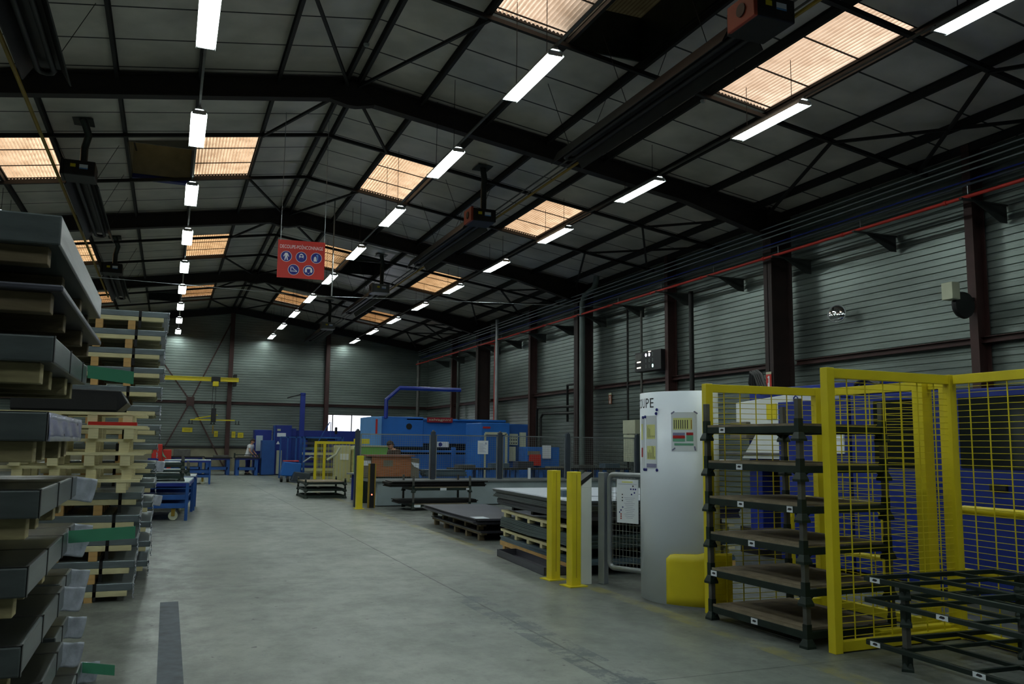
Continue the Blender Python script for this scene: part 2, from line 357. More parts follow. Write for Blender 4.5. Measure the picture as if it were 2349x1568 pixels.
for (cc, y0, y1), kind in HOLES.items():
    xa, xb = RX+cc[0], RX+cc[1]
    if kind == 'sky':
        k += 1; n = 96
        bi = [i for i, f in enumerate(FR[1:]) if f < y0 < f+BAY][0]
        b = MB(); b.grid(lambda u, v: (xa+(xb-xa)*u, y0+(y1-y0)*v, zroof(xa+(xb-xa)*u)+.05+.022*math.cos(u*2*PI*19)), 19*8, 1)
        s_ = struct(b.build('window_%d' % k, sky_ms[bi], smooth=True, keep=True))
        for q in range(1, 4):
            yy = y0 + (y1-y0)*(q/3) - (.16 if q == 3 else 0); fb = MB()
            fb.bar((xa, yy, zroof(xa)+.02), (xb, yy, zroof(xb)+.02), .022, .02); fb.build('glazing_bar', purl, s_)
        fb = MB()
        for x in (xa, xb): fb.bar((x, y0, zroof(x)+.03), (x, y1, zroof(x)+.03), .03, .06)
        for y in (y0, y1): fb.bar((xa, y, zroof(xa)+.03), (xb, y, zroof(xb)+.03), .03, .06)
        fb.build('window_frame', purl, s_)
lid_ms = [translucent('olive vent lid', (.09, .085, .06), .2), translucent('pale olive vent lid', (.3, .28, .18), .2), translucent('dark vent lid', (.03, .03, .025), .2)]
bay_name = ['above the nearest bay', 'in the second bay', 'in the third bay', 'in the farthest bay']
for (cc, y0, y1), kind in HOLES.items():
    if kind != 'vent': continue
    xa, xb = RX+cc[0], RX+cc[1]; zc = zroof((xa+xb)/2); bi = [i for i, f in enumerate(FR[1:]) if f < y0 < f+BAY][0]
    t = thing('roof_vent', 'rectangular smoke vent in the roof boards, %s of the ridge, %s' % ('right' if cc[0] > 0 else 'left', bay_name[bi]), 'roof vent', (0, 0, 0), 0, 'roof vents')
    s_ = MB(); 
    s_.box(xa-.02, xa+.02, y0, y1, zroof(xa)-.06, zc+.7); s_.box(xb-.02, xb+.02, y0, y1, zroof(xb)-.06, zc+.7)
    s_.box(xa, xb, y0-.02, y0+.02, zc-.12, zc+.7); s_.box(xa, xb, y1-.02, y1+.02, zc-.12, zc+.7); s_.build('shaft', greybrown if bi == 1 else flue_m, t)
    s_ = MB(); s_.box(xa-.03, xb+.03, y0-.03, y1+.03, zc+.7, zc+.73); s_.build('lid', lid_ms[min(bi, 2)], t)
    s_ = MB(); s_.bar((xa+.1, y0+.3, zc+.1), (xb-.1, y0+1.0, zc+.35), .05, .05); s_.bar((xa+.1, y0+.3, zc+.1), (xa+.1, y1-.3, zc+.4), .04); s_.build('opening_arm', black, t)
    if bi == 1:
        s_ = MB(); s_.box(xa+.02, xb-.02, y1+.03, y1+.25, zc-.22, zc-.02); s_.build('blue_beam', navy, t)

# end wall window
t = MB(); t.box(WX0, WX1, YE+.02, YE+.03, WZ0, WZ1)
wm = bpy.data.materials.new('clear window pane'); wm.use_nodes = True; wn = wm.node_tree.nodes; wn.remove(wn['Principled BSDF'])
tr = wn.new('ShaderNodeBsdfTransparent'); tr.inputs[0].default_value = (.95, .95, .97, 1); wm.node_tree.links.new(tr.outputs[0], wn['Material Output'].inputs[0])
wo = struct(t.build('window_20', wm, keep=True))
t = MB()
for x in (WX0, WX0+.28, (WX0+WX1)/2+.1, WX1): t.box(x-.025, x+.025, YE-.06, YE+.06, WZ0, WZ1)
for z in (WZ0, WZ1): t.box(WX0, WX1, YE-.06, YE+.06, z-.03, z+.03)
t.build('window_frame', grey_post, wo)

# ---------------- steel frames ----------------
frn = ['behind the camera', 'nearest to the camera', 'second from the camera', 'third from the camera', 'fourth from the camera']
for i, f in enumerate(FR):
    t = thing('portal_frame', 'dark brown steel portal frame spanning the hall, ' + frn[i], 'steel frame', (0, 0, 0), 0, 'portal frames')
    for sg in (-1, 1):
        b = MB(); xi = RX + sg*10.37; xo = RX + sg*11.0; zt = zroof(xi)-.02
        b.box(min(xi, xi+sg*.03), max(xi, xi+sg*.03), f-.15, f+.15, 0, zt); b.box(min(xo, xo-sg*.03), max(xo, xo-sg*.03), f-.15, f+.15, 0, zt)
        b.box(min(xi, xo), max(xi, xo), f-.012, f+.012, 0, zt); b.build('column', steel_dark, t)
        b = MB(); x0, x1 = RX, RX+sg*8.0; z0 = 8.61; zb = lambda x: z0 - SL*abs(x-RX)
        dep = .4
        for u, v, za, zc_ in ((x0, x1, zb(x0), zb(x1)), (x1, xi, zb(x1), zb(xi)-.27)):
            b.bar((u, f, za+.012), (v, f, zc_+.012), .22, .024)
            b.add([(u,f-.01,za),(v,f-.01,zc_),(v,f-.01,zroof(v)-.02),(u,f-.01,zroof(u)-.02),(u,f+.01,za),(v,f+.01,zc_),(v,f+.01,zroof(v)-.02),(u,f+.01,zroof(u)-.02)],
                  [(0,1,2,3),(7,6,5,4),(0,4,5,1),(1,5,6,2),(2,6,7,3),(3,7,4,0)])
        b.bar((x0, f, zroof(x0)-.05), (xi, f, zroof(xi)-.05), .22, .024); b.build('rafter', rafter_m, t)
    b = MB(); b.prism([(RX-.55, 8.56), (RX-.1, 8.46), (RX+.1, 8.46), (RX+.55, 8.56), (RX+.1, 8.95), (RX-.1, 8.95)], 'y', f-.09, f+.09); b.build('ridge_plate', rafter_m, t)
allY = FR + [YE-.05]
bn = ['behind the camera', 'over the nearest bay', 'over the second bay', 'over the third bay', 'over the farthest bay']
for i in range(5):
    ya, yb = allY[i]+.03, allY[i+1]-.03
    for sg in (-1, 1):
        for j, o in enumerate(OFF):
            x = RX+sg*o; z = zroof(x)
            b = MB(); b.box(x-.035, x+.035, ya, yb, z-.018, z-.004); b.box(x-.008, x+.008, ya, yb, z-.16, z-.018); b.box(x-.032, x+.032, ya, yb, z-.17, z-.16)
            tag(b.build('roof_purlin', purl), 'dark purlin, %s %s of the ridge, %s' % (ORD[j], 'left' if sg < 0 else 'right', bn[i]), 'purlin', 'roof purlins')
    for q, fr in enumerate((3.0, 6.5)):
        y = allY[i]+fr
        b = MB(); 
        for sg in (-1, 1):
            xe = RX+sg*11.1; b.bar((RX, y, ZR-.21), (xe, y, zroof(xe)-.21), .075, .075)
        tag(b.build('roof_strut', steel_black), 'dark transverse strut under the purlins, %s of two %s' % (ORD[q], bn[i]), 'strut', 'roof struts')
    for sg in (-1, 1):
        sn = 'left' if sg < 0 else 'right'
        P = lambda o, y: (RX+sg*o, y, zroof(RX+sg*o)-.24)
        y0, y1, y2, y3 = allY[i]+.15, allY[i]+3.0, allY[i]+6.5, allY[i+1]-.15
        for nm, p, q_ in (('ridge end', P(.1, y0), P(1.47, y1)), ('far ridge end', P(1.47, y2), P(.1, y3)),
                      ('eaves near end', P(10.3, y0), P(8.62, y1)), ('eaves middle, outward', P(8.62, y1), P(10.85, y2)), ('eaves middle, inward', P(10.85, y1), P(8.62, y2)),
                      ('eaves far end', P(8.62, y2), P(10.3, y3))):
            b = MB(); b.bar(p, q_, .055, .055)
            tag(b.build('roof_brace', steel_black), 'diagonal roof brace, %s, %s slope, %s' % (nm, sn, bn[i]), 'brace', 'roof braces')
# wall posts between the frames, girts
for i, f in enumerate(FR):
    y = f+BAY/2
    for sg in (-1, 1):
        b = MB(); xa = RX+sg*10.83; xb = RX+sg*11.13
        for x in (xa, xb): b.box(x-.01, x+.01, y-.09, y+.09, 0, 7.45)
        b.box(min(xa, xb), max(xa, xb), y-.01, y+.01, 0, 7.45)
        tag(b.build('wall_post', redbrown), 'red brown post on the %s wall, midway %s' % ('left' if sg < 0 else 'right', bn[i].replace('over', 'in')), 'post', 'wall posts')
for i in range(5):
    b = MB(); b.ibeam((14.17, allY[i]+.2, 3.67), (14.17, allY[i+1]-.2, 3.67), .14, .12, .015); tag(b.build('wall_rail', redbrown), 'horizontal red brown rail on the right wall, ' + bn[i].replace('over', 'in'), 'wall rail', 'wall rails')
b = MB(); b.ibeam((XL, YE-.12, 3.7), (XR, YE-.12, 3.7), .14, .14, .015); tag(b.build('wall_rail', redbrown), 'long horizontal red brown rail across the end wall', 'wall rail')
b = MB(); b.bar((XL, YE-.16, 1.3), (XR, YE-.16, 1.3), .1, .1); tag(b.build('wall_rail', steel_black), 'dark rail capping the beige base of the end wall', 'wall rail')
for x, nm in ((-2.2, 'left of the crossed bracing'), (3.0, 'right of the crossed bracing'), (8.26, 'left of the bright window')):
    b = MB(); b.ibeam((x, YE-.28, 0), (x, YE-.28, zroof(x)-.45), .22, .3, .02, (0, 1, 0)); tag(b.build('end_wall_column', redbrown), 'red brown column on the end wall, ' + nm, 'column', 'end wall columns')
b = MB(); b.bar((XL, YE-.1, zroof(XL)-.25), (RX, YE-.1, ZR-.25), .14, .35); b.bar((RX, YE-.1, ZR-.25), (XR, YE-.1, zroof(XR)-.25), .14, .35)
tag(b.build('gable_rafter', steel_black), 'dark sloping rafter along the top of the end wall', 'beam')
t = thing('wall_bracing', 'crossed steel bracing with a square centre plate on the end wall', 'bracing', (1.02, YE-.3, 0))
for p, q_ in (((1.95, 0, 8.25), (0, 0, 3.72)), ((0, 0, 3.72), (-1.7, 0, .1)), ((-3.1, 0, 8.0), (0, 0, 3.72)), ((0, 0, 3.72), (1.9, 0, .15))):
    b = MB(); b.bar(p, q_, .07, .07); b.build('rod', redbrown, t)
b = MB(); b.box(-.2, .2, -.05, .0, 3.48, 3.96); b.build('gusset_plate', redbrown, t)

# ---------------- fluorescent fittings ----------------
def make_lamp(zr):
    t = thing('fluorescent_fitting', '', 'ceiling light')
    b = MB(); b.prism([(-.04, .034), (.04, .034), (.035, .07), (-.035, .07)], 'y', -.92, .92); b.build('housing', reflector, t)
    P_ = [(-.135, -.062), (-.11, .0), (-.05, .03), (.05, .03), (.11, .0), (.135, -.062)]
    b = MB(); b.add([(x, y, z) for y in (-.93, .93) for x, z in P_], [(i, i+1, i+7, i+6) for i in range(5)]); b.build('trough_reflector', reflector, t, solid=.003)
    for x in (-.085, 0, .085):
        b = MB(); b.tube([(x, -.9, -.03), (x, .9, -.03)], .019, 8); b.build('tube', tube_m, t)
    for y in (-.9, .9):
        b = MB(); b.box(-.115, .115, y-.012, y+.012, -.055, .015); b.build('lamp_holder', reflector, t)
    for y in (-.6, .6):
        b = MB(); b.tube([(0, y, .07), (0, y, zr-7.3-.01)], .006, 5); b.build('hanging_wire', steel_black, t)
    return t
rows = [(-4.25, 'far left row'), (.2, 'row just left of ridge'), (4.93, 'row just right of ridge'), (9.45, 'row nearest right wall')]
for x, rn in rows:
    zr = zroof(x); lamp0 = None
    for k in range(8, -4, -1):
        y = 11.67+4.48*k; lb = 'lit fluorescent fitting, %s from end wall, %s' % (ORD[8-k], rn)
        if lamp0 is None: lamp0 = make_lamp(zr); lamp0.location = (x, y, 7.3); lamp0['label'] = lb; lamp0['group'] = 'fluorescent fittings'
        else: dup(lamp0, (x, y, 7.3), 0, lb, 'fluorescent fittings')
    b = MB(); b.box(x-.02, x+.02, -8, 49, 7.372, 7.4)
    tag(b.build('lighting_rail', grey_post), 'slim metal rail carrying the lights, ' + rn, 'lighting rail', 'lighting rails')

# ---------------- radiant heaters ----------------
def make_heater():
    t = thing('radiant_heater', '', 'heater')
    b = MB(); b.prism([(-.34, -.16), (-.2, .1), (.2, .1), (.34, -.16), (.32, -.16), (.18, .08), (-.18, .08), (-.32, -.16)], 'y', .35, 5.9); b.build('hood', heater_m, t)
    for x in (-.11, .11):
        b = MB(); b.tube([(x, .3, -.03), (x, 5.7, -.03)], .045, 10); b.build('radiant_tube', black, t)
    b = MB(); b.tube([(-.11, 5.68, -.03), (-.08, 5.78, -.03), (0, 5.82, -.03), (.08, 5.78, -.03), (.11, 5.68, -.03)], .045, 10); b.build('return_bend', black, t)
    return t
def make_burner(t, casing, end):
    b = MB(); b.box(-.3, .3, -.35, .3, -.12, .2); t_ = b.build('burner_box', casing, t, .02)
    b = MB(); b.box(-.36, -.3, -.36, .2, -.13, .22); b.build('side_cover', end, t, .01)
    o = b = MB(); b.lathe([(.09, 0), (.09, .012)], (-.375, -.1, .05), 18, 'x'); b.build('fan_inlet', black, t_)
    flat('sticker', -.12, .08, .1, .07, face_neg_y(0, -.352, 0), yellow, t_); flat('sticker', .08, .07, .16, .09, face_neg_y(0, -.352, 0), paper, t_)
    flat('sticker', .08, .03, .16, .025, face_neg_y(0, -.354, 0), blue_lt, t_)
hs = [(6.97, 8.75, heater_m, orange, 'nearest one right of the ridge'), (6.97, 19.7, heater_m, orange, 'second one right of the ridge'), (6.97, 30.7, heater_lt, heater_lt, 'third one right of the ridge'), (6.97, 41.7, heater_lt, heater_lt, 'farthest one right of the ridge'),
      (-2.02, 8.4, heater_m, heater_m, 'nearest one on the left side'), (-2.02, 19.7, heater_m, heater_m, 'second one on the left side'), (-2.0, 30.9, heater_m, heater_m, 'farthest one on the left side')]
for x, y, cs, en, nm in hs:
    t = make_heater(); t.location = (x, y, 7.2); t['label'] = 'long dark tube heater hanging under the roof, ' + nm; t['group'] = 'tube heaters'
    make_burner(t, cs, en)
    b = MB(); zt = zroof(x)-7.2
    pts = [(.05, -.1, .2), (.05, -.1, .55)] + ([(.12, -.2, .8), (.05, -.3, 1.0)] if x < 0 else [(.05, -.1, .8), (.05, -.15, 1.0)]) + [(.0, -.35 if x < 0 else -.15, zt-.02)]
    b.tube(pts, .075, 12); b.build('flue_duct', flue_m, t)
    b = MB(); b.box(-.2, .2, -.4, .1, zt-.03, zt-.01); b.build('roof_collar', flue_m, t)
    for yy in (.9, 3.2, 5.4):
        for s_ in (-.2, .2):
            b = MB(); b.tube([(s_, yy, .1), (s_*3.2, yy, zroof(x)-7.2-.1)], .006, 5); b.build('hanger', steel_black, t)
for x, y0, y1, nm in ((7.35, 4, 20.4, 'beside the right heaters, near half'), (7.35, 20.8, 34, 'beside the right heaters, far half'), (-2.5, 4, 37, 'hanging left of the aisle')):
    b = MB(); b.tube([(x, y0, 7.25), (x, y1, 7.25)], .028 if x > 0 else .035, 8); tag(b.build('gas_pipe', yellow_dull), 'yellow gas pipe running the length of the roof ' + nm, 'pipe', 'gas pipes')
for x in (7.55, 7.72):
    b = MB(); b.tube([(x, 3, 7.62), (x, 44, 7.62)], .018, 6); tag(b.build('cable_conduit', grey_post), 'thin grey conduit above the right heaters, %s of two' % ('left' if x < 7.6 else 'right'), 'conduit', 'roof conduits')
for x, y, nm in ((3.0, 14.9, 'on the ridge purlin'), (8.95, 12.9, 'between the two near right lights')):
    b = MB(); z = zroof(x)-.17; b.lathe([(.0, -.05), (.035, -.05), (.055, -.02), (.055, 0), (.0, 0)], (x, y, z), 14); tag(b.build('smoke_detector', reflector), 'small white smoke detector ' + nm, 'smoke detector', 'smoke detectors')
def rebase(t, loc):
    t.location = loc
    for ch in t.children: ch.location = Vector(ch.location) - Vector(loc)
bpy.context.view_layer.update()
for t in [o for o in C.objects if o.name.startswith('portal_frame')]:
    ks = [o for o in C.objects if o.parent == t]; y = ks[0].data.vertices[0].co.y
    t.location = (RX, round(y, 1), 0)
    for c_ in ks: c_.location = (-RX, -round(y, 1), 0)

# ---------------- services on the right wall ----------------
b = MB(); b.tube([(13.3, 2, 6.2), (13.3, 48.4, 6.2)], .034, 10)
for y in [3.5+2.65*i for i in range(17)]: b.lathe([(.048, -.03), (.048, .03)], (13.3, y, 6.2), 10, 'y')
tag(b.build('fire_pipe', red_pipe_m), 'long red pipe running along the right wall', 'pipe')
b = MB(); b.tube([(13.75, 36.5, 6.2), (13.75, 36.5, .1)], .04, 8); b.tube([(13.3, 36.5, 6.2), (13.75, 36.5, 6.2)], .04, 8)
tag(b.build('fire_pipe', red_pipe_m), 'thin vertical red pipe dropping down the right wall beside the third column', 'pipe')
for i, (x, z, r, m, nm) in enumerate(((13.3, 6.42, .022, grey_fence, 'light grey conduit just above the red pipe'), (13.45, 6.55, .018, navy, 'blue conduit above the red pipe'), (13.3, 6.68, .016, alu, 'thin bright cable, lowest of the three above the blue conduit'),
                               (13.3, 6.8, .016, alu, 'thin bright cable, middle of the three above the blue conduit'), (13.3, 6.92, .016, alu, 'thin bright cable, topmost along the right wall'), (13.5, 6.33, .02, green_dark, 'dark green conduit behind the red pipe'))):
    b = MB(); b.tube([(x, 2, z), (x, 48, z)], r, 6); tag(b.build('wall_conduit', m), nm, 'conduit')
bk = None
for i, y in enumerate([3.1+2.62*k for k in range(17)]):
    if any(abs(y-f) < .5 for f in FR): continue
    lb = 'dark triangular bracket under the red pipe, %s from the near end' % ORD[i]
    if bk is None:
        bk = thing('pipe_bracket', lb, 'bracket', (14.0, y, 5.7), 0, 'pipe brackets')
        b = MB(); b.prism([(-.55, .42), (.27, .42), (.27, .1), (.1, .1)], 'y', -.006, .006); b.build('gusset', bracket_m, bk)
        b = MB(); b.box(-.9, .28, -.03, .03, .42, .45); b.build('arm', bracket_m, bk)
        b = MB(); b.tube([(-.7, 0, .45), (-.7, 0, .74)], .008, 5); b.build('pipe_clip', alu, bk)
    else: dup(bk, (14.0, y, 5.7), 0, lb, 'pipe brackets')
for x, y, z0, z1, r, m, nm in ((13.35, 26.75, 0, 6.6, .1, duct_grey, 'wide grey downpipe with a bend at the top in front of the second column'), (13.9, 20.8, 0, 6.1, .07, steel_black, 'dark vertical duct on the right wall behind the white board'),
                              (14.12, 24.0, 0, 6, .04, grey_post, 'thin grey vertical conduit beside the lit score board'), (14.12, 24.9, 0, 6.2, .035, steel_black, 'thin dark vertical conduit left of the lit score board'),
                              (13.3, 35.05, 0, 7.1, .085, alu, 'pale grey vertical post standing near the right wall'), (14.0, 42.6, 0, 6.2, .08, flue_m, 'grey vertical duct near the end of the right wall'),
                              (13.4, 48.2, 0, 6.4, .1, grey_post, 'grey vertical post in the far right corner')):
    b = MB(); pts = [(x, y, z0), (x, y, z1)]
    if r == .1 and y < 30: pts += [(x+.02, y-.15, 6.85), (x+.05, y-.8, 7.02), (x+.05, y-.95, 7.2), (x+.05, y-1.0, 7.4)]
    b.tube(pts, r, 12); tag(b.build('duct', m), nm, 'duct')
for pts, nm in (([(14.1, 27.7, 3.9), (14.1, 29.5, 3.9), (14.1, 29.5, 2.5)], 'upper black pipe bend on the wall behind the blue machine'),
                ([(14.05, 27.7, 3.05), (14.05, 32.2, 3.12), (14.05, 32.3, 3.0), (14.05, 32.3, .2)], 'outer long black pipe loop low on the right wall'),
                ([(14.05, 27.7, 2.8), (14.05, 31.7, 2.86), (14.05, 31.9, 2.7), (14.05, 31.9, .2)], 'inner long black pipe loop low on the right wall')):
    b = MB(); b.tube(pts, .05, 8); tag(b.build('wall_pipe', black), nm, 'pipe')
# convex mirror
t = thing('convex_mirror', 'round convex mirror on the right wall between two columns', 'mirror', (14.0, 15.1, 4.66))
b = MB(); b.lathe([(.0, -.06), (.08, -.055), (.15, -.035), (.2, 0), (.2, .01), (0, .01)], (0, 0, 0), 28, 'x'); 
mm = bpy.data.materials.new('mirror'); mm.use_nodes = True; mm.node_tree.nodes['Principled BSDF'].inputs['Metallic'].default_value = 1; mm.node_tree.nodes['Principled BSDF'].inputs['Roughness'].default_value = .06; mm.node_tree.nodes['Principled BSDF'].inputs['Base Color'].default_value = (.8, .82, .84, 1)
b.build('mirror_dome', mm, t); b = MB(); b.tube([(-.005, .205*math.cos(a*PI/14), .205*math.sin(a*PI/14)) for a in range(29)], .014, 8); b.build('rim', reflector, t)
b = MB(); b.tube([(.01, 0, 0), (.28, 0, .0)], .02, 6); b.build('bracket', grey_post, t); t.rotation_euler = (0, .12, .45)
# flood light
t = thing('flood_light', 'small beige flood light with dark round reel on the wall post', 'lamp', (13.9, 11.5, 4.2))
b = MB(); b.box(-.62, -.42, -.12, .12, .18, .5); b.build('lamp_head', cream, t, .01)
b = MB(); b.lathe([(.24, -.05), (.26, 0), (.24, .05)], (-.22, 0, .1), 20, 'y'); b.build('reel', black, t)
b = MB(); b.box(-.4, .05, -.03, .03, .2, .26); b.build('arm', steel_black, t)
# production display
t = thing('production_display', 'black electronic display with lit labels and round figures on the right wall', 'display', (13.8, 23.08, 3.95))
b = MB(); b.box(-.0, .3, -.78, .78, 0, .62); b.build('case', black, t, .01)
F_ = face_neg_x(-.002, 0, 0)
lit = emis('lit display figure', (.85, .8, 1, 1), 3.0); litw = emis('lit display caption', (1, .85, .65, 1), 1.6); litg = emis('lit green figure', (.5, 1, .85, 1), 1.6); dim = mat('dim display figure', (120, 134, 128), .5, 0, .05, 2)
for r in range(3):
    poly('caption', [(-.66, .47-.18*r), (-.42, .47-.18*r), (-.42, .51-.18*r), (-.66, .51-.18*r)], F_, litw, t)
    for c_ in range(3):
        cx, cz = -.1+.2*c_, .5-.18*r; on = (r == 0 and c_ < 2); g = (r == 2 and c_ == 2)
        if on or g: poly('figure', [(cx+.045*math.cos(a*PI/8), cz+.055*math.sin(a*PI/8)) for a in range(16)], F_, litg if g else lit, t)
        else: text('figure', '0', F_ @ Matrix.Translation((cx, cz, .002)), dim, t, .06, .11)
poly('caption', [(.04, .585), (.2, .585), (.2, .61), (.04, .61)], F_, litw, t); poly('sheet', [(-.76, .35), (-.7, .3), (-.36, .42), (-.36, .58), (-.76, .56)], F_ @ Matrix.Translation((0, 0, .001)), grey_post, t)
# extinguisher signs, white cabinet
for (x, y, z, nm) in ((13.49, 16.87, 3.22, 'small red and white extinguisher sign on the nearest large column'), (14.285, 26.4, 3.22, 'small faded extinguisher sign on the ribbed wall by the second column')):
    t = thing('extinguisher_sign', nm, 'sign', (x, y, z)); ff = y < 20
    M_ = (face_neg_x(-.02, 0, 0))
    flat('plate', 0, 0, .2, .32, M_, red if ff else mat('faded orange', (150, 92, 60), .6), t); flat('top_band', 0, .19, .2, .06, M_, cream, t)
    poly('symbol', [(-.04, -.14), (.03, -.14), (.03, .12), (-.02, .12), (-.05, .07), (-.01, .07), (-.01, -.05), (-.04, -.05)], M_ @ Matrix.Translation((0, 0, .003)), signwhite, t)
t = thing('wall_cabinet', 'pale grey wall cabinet in two sections left of the white curved board', 'cabinet', (14.1, 24.6, 1.1))
b = MB(); b.box(-.12, .12, -.4, .4, .9, 1.35); b.build('upper_box', cream, t, .01); b = MB(); b.box(-.12, .12, -.37, .37, 0, .88); b.build('lower_box', cream, t, .01)
# hanging wires
b = MB(); b.tube([(XL+.1, 25, 6.1), (-2, 25, 5.93), (3.74, 25, 5.86), (6.1, 25, 5.95), (13.2, 25, 6.2)], .007, 5); tag(b.build('wire', alu), 'thin pale wire slung across the hall behind the red sign', 'wire')
b = MB(); b.tube([(4.25, 25, 5.9), (4.25, 25, 8.8)], .02, 6); tag(b.build('drop_pipe', alu), 'short white pipe hanging beside the row of lights behind the red sign', 'pipe')

# ---------------- red hanging sign ----------------
t = thing('hanging_sign', 'red hanging sign reading DECOUPE-POINCONNAGE with five blue safety symbols', 'sign', (2.52, 18.9, 5.19), -.1)
K_ = 1.112; W_, H_ = .91, .76
b = MB(); b.box(-W_/2, W_/2, 0, .012, 0, H_); b.build('board', red, t)
F_ = face_neg_y(0, -.001, 0)
text('lettering', 'DECOUPE-POİNCONNAGE', F_ @ Matrix.Translation((0, .64, 0)), signwhite, t, .83, .095)
def disc(cx, cy, r, m, nm, off=0): return poly(nm, [(cx+r*math.cos(a*PI/16), cy+r*math.sin(a*PI/16)) for a in range(32)], F_ @ Matrix.Translation((0, 0, off)), m, t, .001)
cs = [(-.29, .43), (0, .43), (.29, .43), (-.14, .17), (.15, .17)]
for i, (cx, cy) in enumerate(cs):
    disc(cx, cy, .108, signwhite, 'symbol_rim', .001); disc(cx, cy, .1, signblue, 'symbol_disc', .0022)
T_ = F_ @ Matrix.Translation((0, 0, .0035))
def sy(nm, pts, c_, m=signwhite, o=0): poly(nm, [(x+c_[0], y+c_[1]) for x, y in pts], T_ @ Matrix.Translation((0, 0, o)), m, t, .001)
sy('coverall_symbol', [(-.02,.07),(.02,.07),(.035,.045),(.055,0),(.045,-.01),(.025,.025),(.022,0),(.035,-.075),(.015,-.075),(0,-.015),(-.015,-.075),(-.035,-.075),(-.022,0),(-.025,.025),(-.045,-.01),(-.055,0),(-.035,.045)], cs[0])
sy('goggles_symbol', [(.045*math.cos(a*PI/10), .005+.065*math.sin(a*PI/10)) for a in range(20)], cs[1]); sy('goggles_symbol', [(.038*math.cos(a*PI/10), -.01+.055*math.sin(a*PI/10)) for a in range(20)], cs[1], signblue, .0015)
for s_ in (-1, 1): sy('goggles_symbol', [(s_*.02+.018*math.cos(a*PI/6), .005+.013*math.sin(a*PI/6)) for a in range(12)], cs[1], signwhite, .003)
sy('glove_symbol', [(-.05,-.07),(.015,-.07),(.005,-.03),(0,.01),(-.01,.025),(-.03,.028),(-.045,.01),(-.048,-.03)], cs[2]); sy('glove_symbol', [(.015,-.045),(.03,-.045),(.038,.04),(.03,.065),(.01,.07),(-.01,.045),(.005,.04),(.018,.035)], cs[2], blue_lt)
sy('boot_symbol', [(-.055,.055),(-.01,.055),(0,.025),(.045,-.01),(.065,-.02),(.065,-.045),(0,-.035),(-.06,-.04),(-.06,-.01)], cs[3]); sy('boot_symbol', [(-.043,.045),(-.02,.045),(-.01,.015),(.035,-.018),(.05,-.025),(.05,-.033),(0,-.023),(-.048,-.026)], cs[3], signblue, .0015)
sy('ear_defender_symbol', [(.07*math.cos(a*PI/12), .015+.06*math.sin(a*PI/12)) for a in range(13)]+[(-.075,-.02),(-.055,-.045),(-.03,-.03),(0,-.075),(.03,-.03),(.055,-.045),(.075,-.02)], cs[4]); sy('ear_defender_symbol', [(-.035,.03),(.035,.03),(.03,-.03),(0,-.06),(-.03,-.03)], cs[4], signblue, .0015)
for x in (-.4, .43):
    n = 40; zt = (zroof(2.52)-5.19)/K_; b = MB(); b.tube([(x*1.02, .006+(.003 if i % 2 else -.003), H_-.02+(zt-H_)*i/n) for i in range(n+1)], .006, 5); b.build('chain', alu, t)

t.scale = (K_, K_, K_)

# ---------------- curved white notice board ----------------
CX, CY, CR = 5.41, 7.95, .65
A0, A1 = math.radians(125), math.radians(252)
def cyl_sheet(a0, a1, z0, z1, r, n=28): 
    b = MB(); b.grid(lambda u, v: (r*math.cos(a0+(a1-a0)*u), r*math.sin(a0+(a1-a0)*u), z0+(z1-z0)*v), n, 1); return b
t = thing('curved_notice_board', 'tall white curved notice board reading DECOUPE with pinned charts beside the yellow fence', 'notice board', (CX, CY, 0))
cyl_sheet(A0, A1, .02, 2.19, CR).build('curved_panel', white, t, solid=.006, smooth=True)
zt = []
b = MB(); n = 14
a0, a1 = math.radians(203), math.radians(262)
b.grid(lambda u, v: ((CR+.012)*math.cos(a0+(a1-a0)*u), (CR+.012)*math.sin(a0+(a1-a0)*u), .03+(.5-(.05*(1-u/.12)**2 if u < .12 else 0))*v + (.03 if u > .5 else .03*u)*v), n, 6)
b.build('kick_plate', yellow, t, solid=.006, smooth=True)
def on_cyl(a_deg, z, off=.005):
    a = math.radians(a_deg); nrm = Vector((math.cos(a), math.sin(a), 0)); tx = Vector((-math.sin(a), math.cos(a), 0))
    # local x must run to the viewer's right: that is increasing angle seen from outside
    p = Vector((CR*math.cos(a), CR*math.sin(a), z)) + nrm*off
    return Matrix.Translation(p) @ Matrix((tx, Vector((0,0,1)), nrm)).transposed().to_4x4()
def wrap(o, z_):
    pass
SHEET = [None]
def cyl_rect(name, ac, zc, w_, h_, m, off):
    da = w_/CR/2; a = math.radians(ac); b = MB(); r = CR+off
    b.grid(lambda u, v: (r*math.cos(a-da+2*da*u), r*math.sin(a-da+2*da*u), zc-h_/2+h_*v), 6, 1); o = b.build(name, m, t if name == 'chart_sheet' else SHEET[0])
    if name == 'chart_sheet': SHEET[0] = o
    return o
letters = 'DECOUPE'
for i, ch in enumerate(letters): text('lettering', ch, on_cyl(140.5+i*7.6, 2.075, .006), ink, t, .062, .1, .001)
cyl_rect('chart_sheet', 184, 1.66, .2, .56, paper, .006); cyl_rect('chart_field', 184, 1.77, .15, .15, pale_yellow, .008); cyl_rect('chart_field', 184.5, 1.55, .15, .14, pale_yellow, .008); cyl_rect('caption_block', 184.5, 1.415, .17, .04, ink_lilac, .008)
for i, h_ in enumerate((.12, .1, .09, .02, .02, .02, .02)): cyl_rect('chart_bar', 179.5+i*1.7, 1.71+h_/2, .005, h_, ink, .0095)
for i, h_ in enumerate((.07, .06, .09, .06, .13, .12, .02)): cyl_rect('chart_bar', 179.5+i*1.75, 1.49+h_/2, .006, h_, ink, .0095)
cyl_rect('chart_sheet', 168, 1.66, .12, .56, paper, .0055); cyl_rect('chart_field', 166, 1.77, .06, .17, pale_yellow, .0075); cyl_rect('chart_field', 166, 1.55, .05, .1, ink_red, .0075)
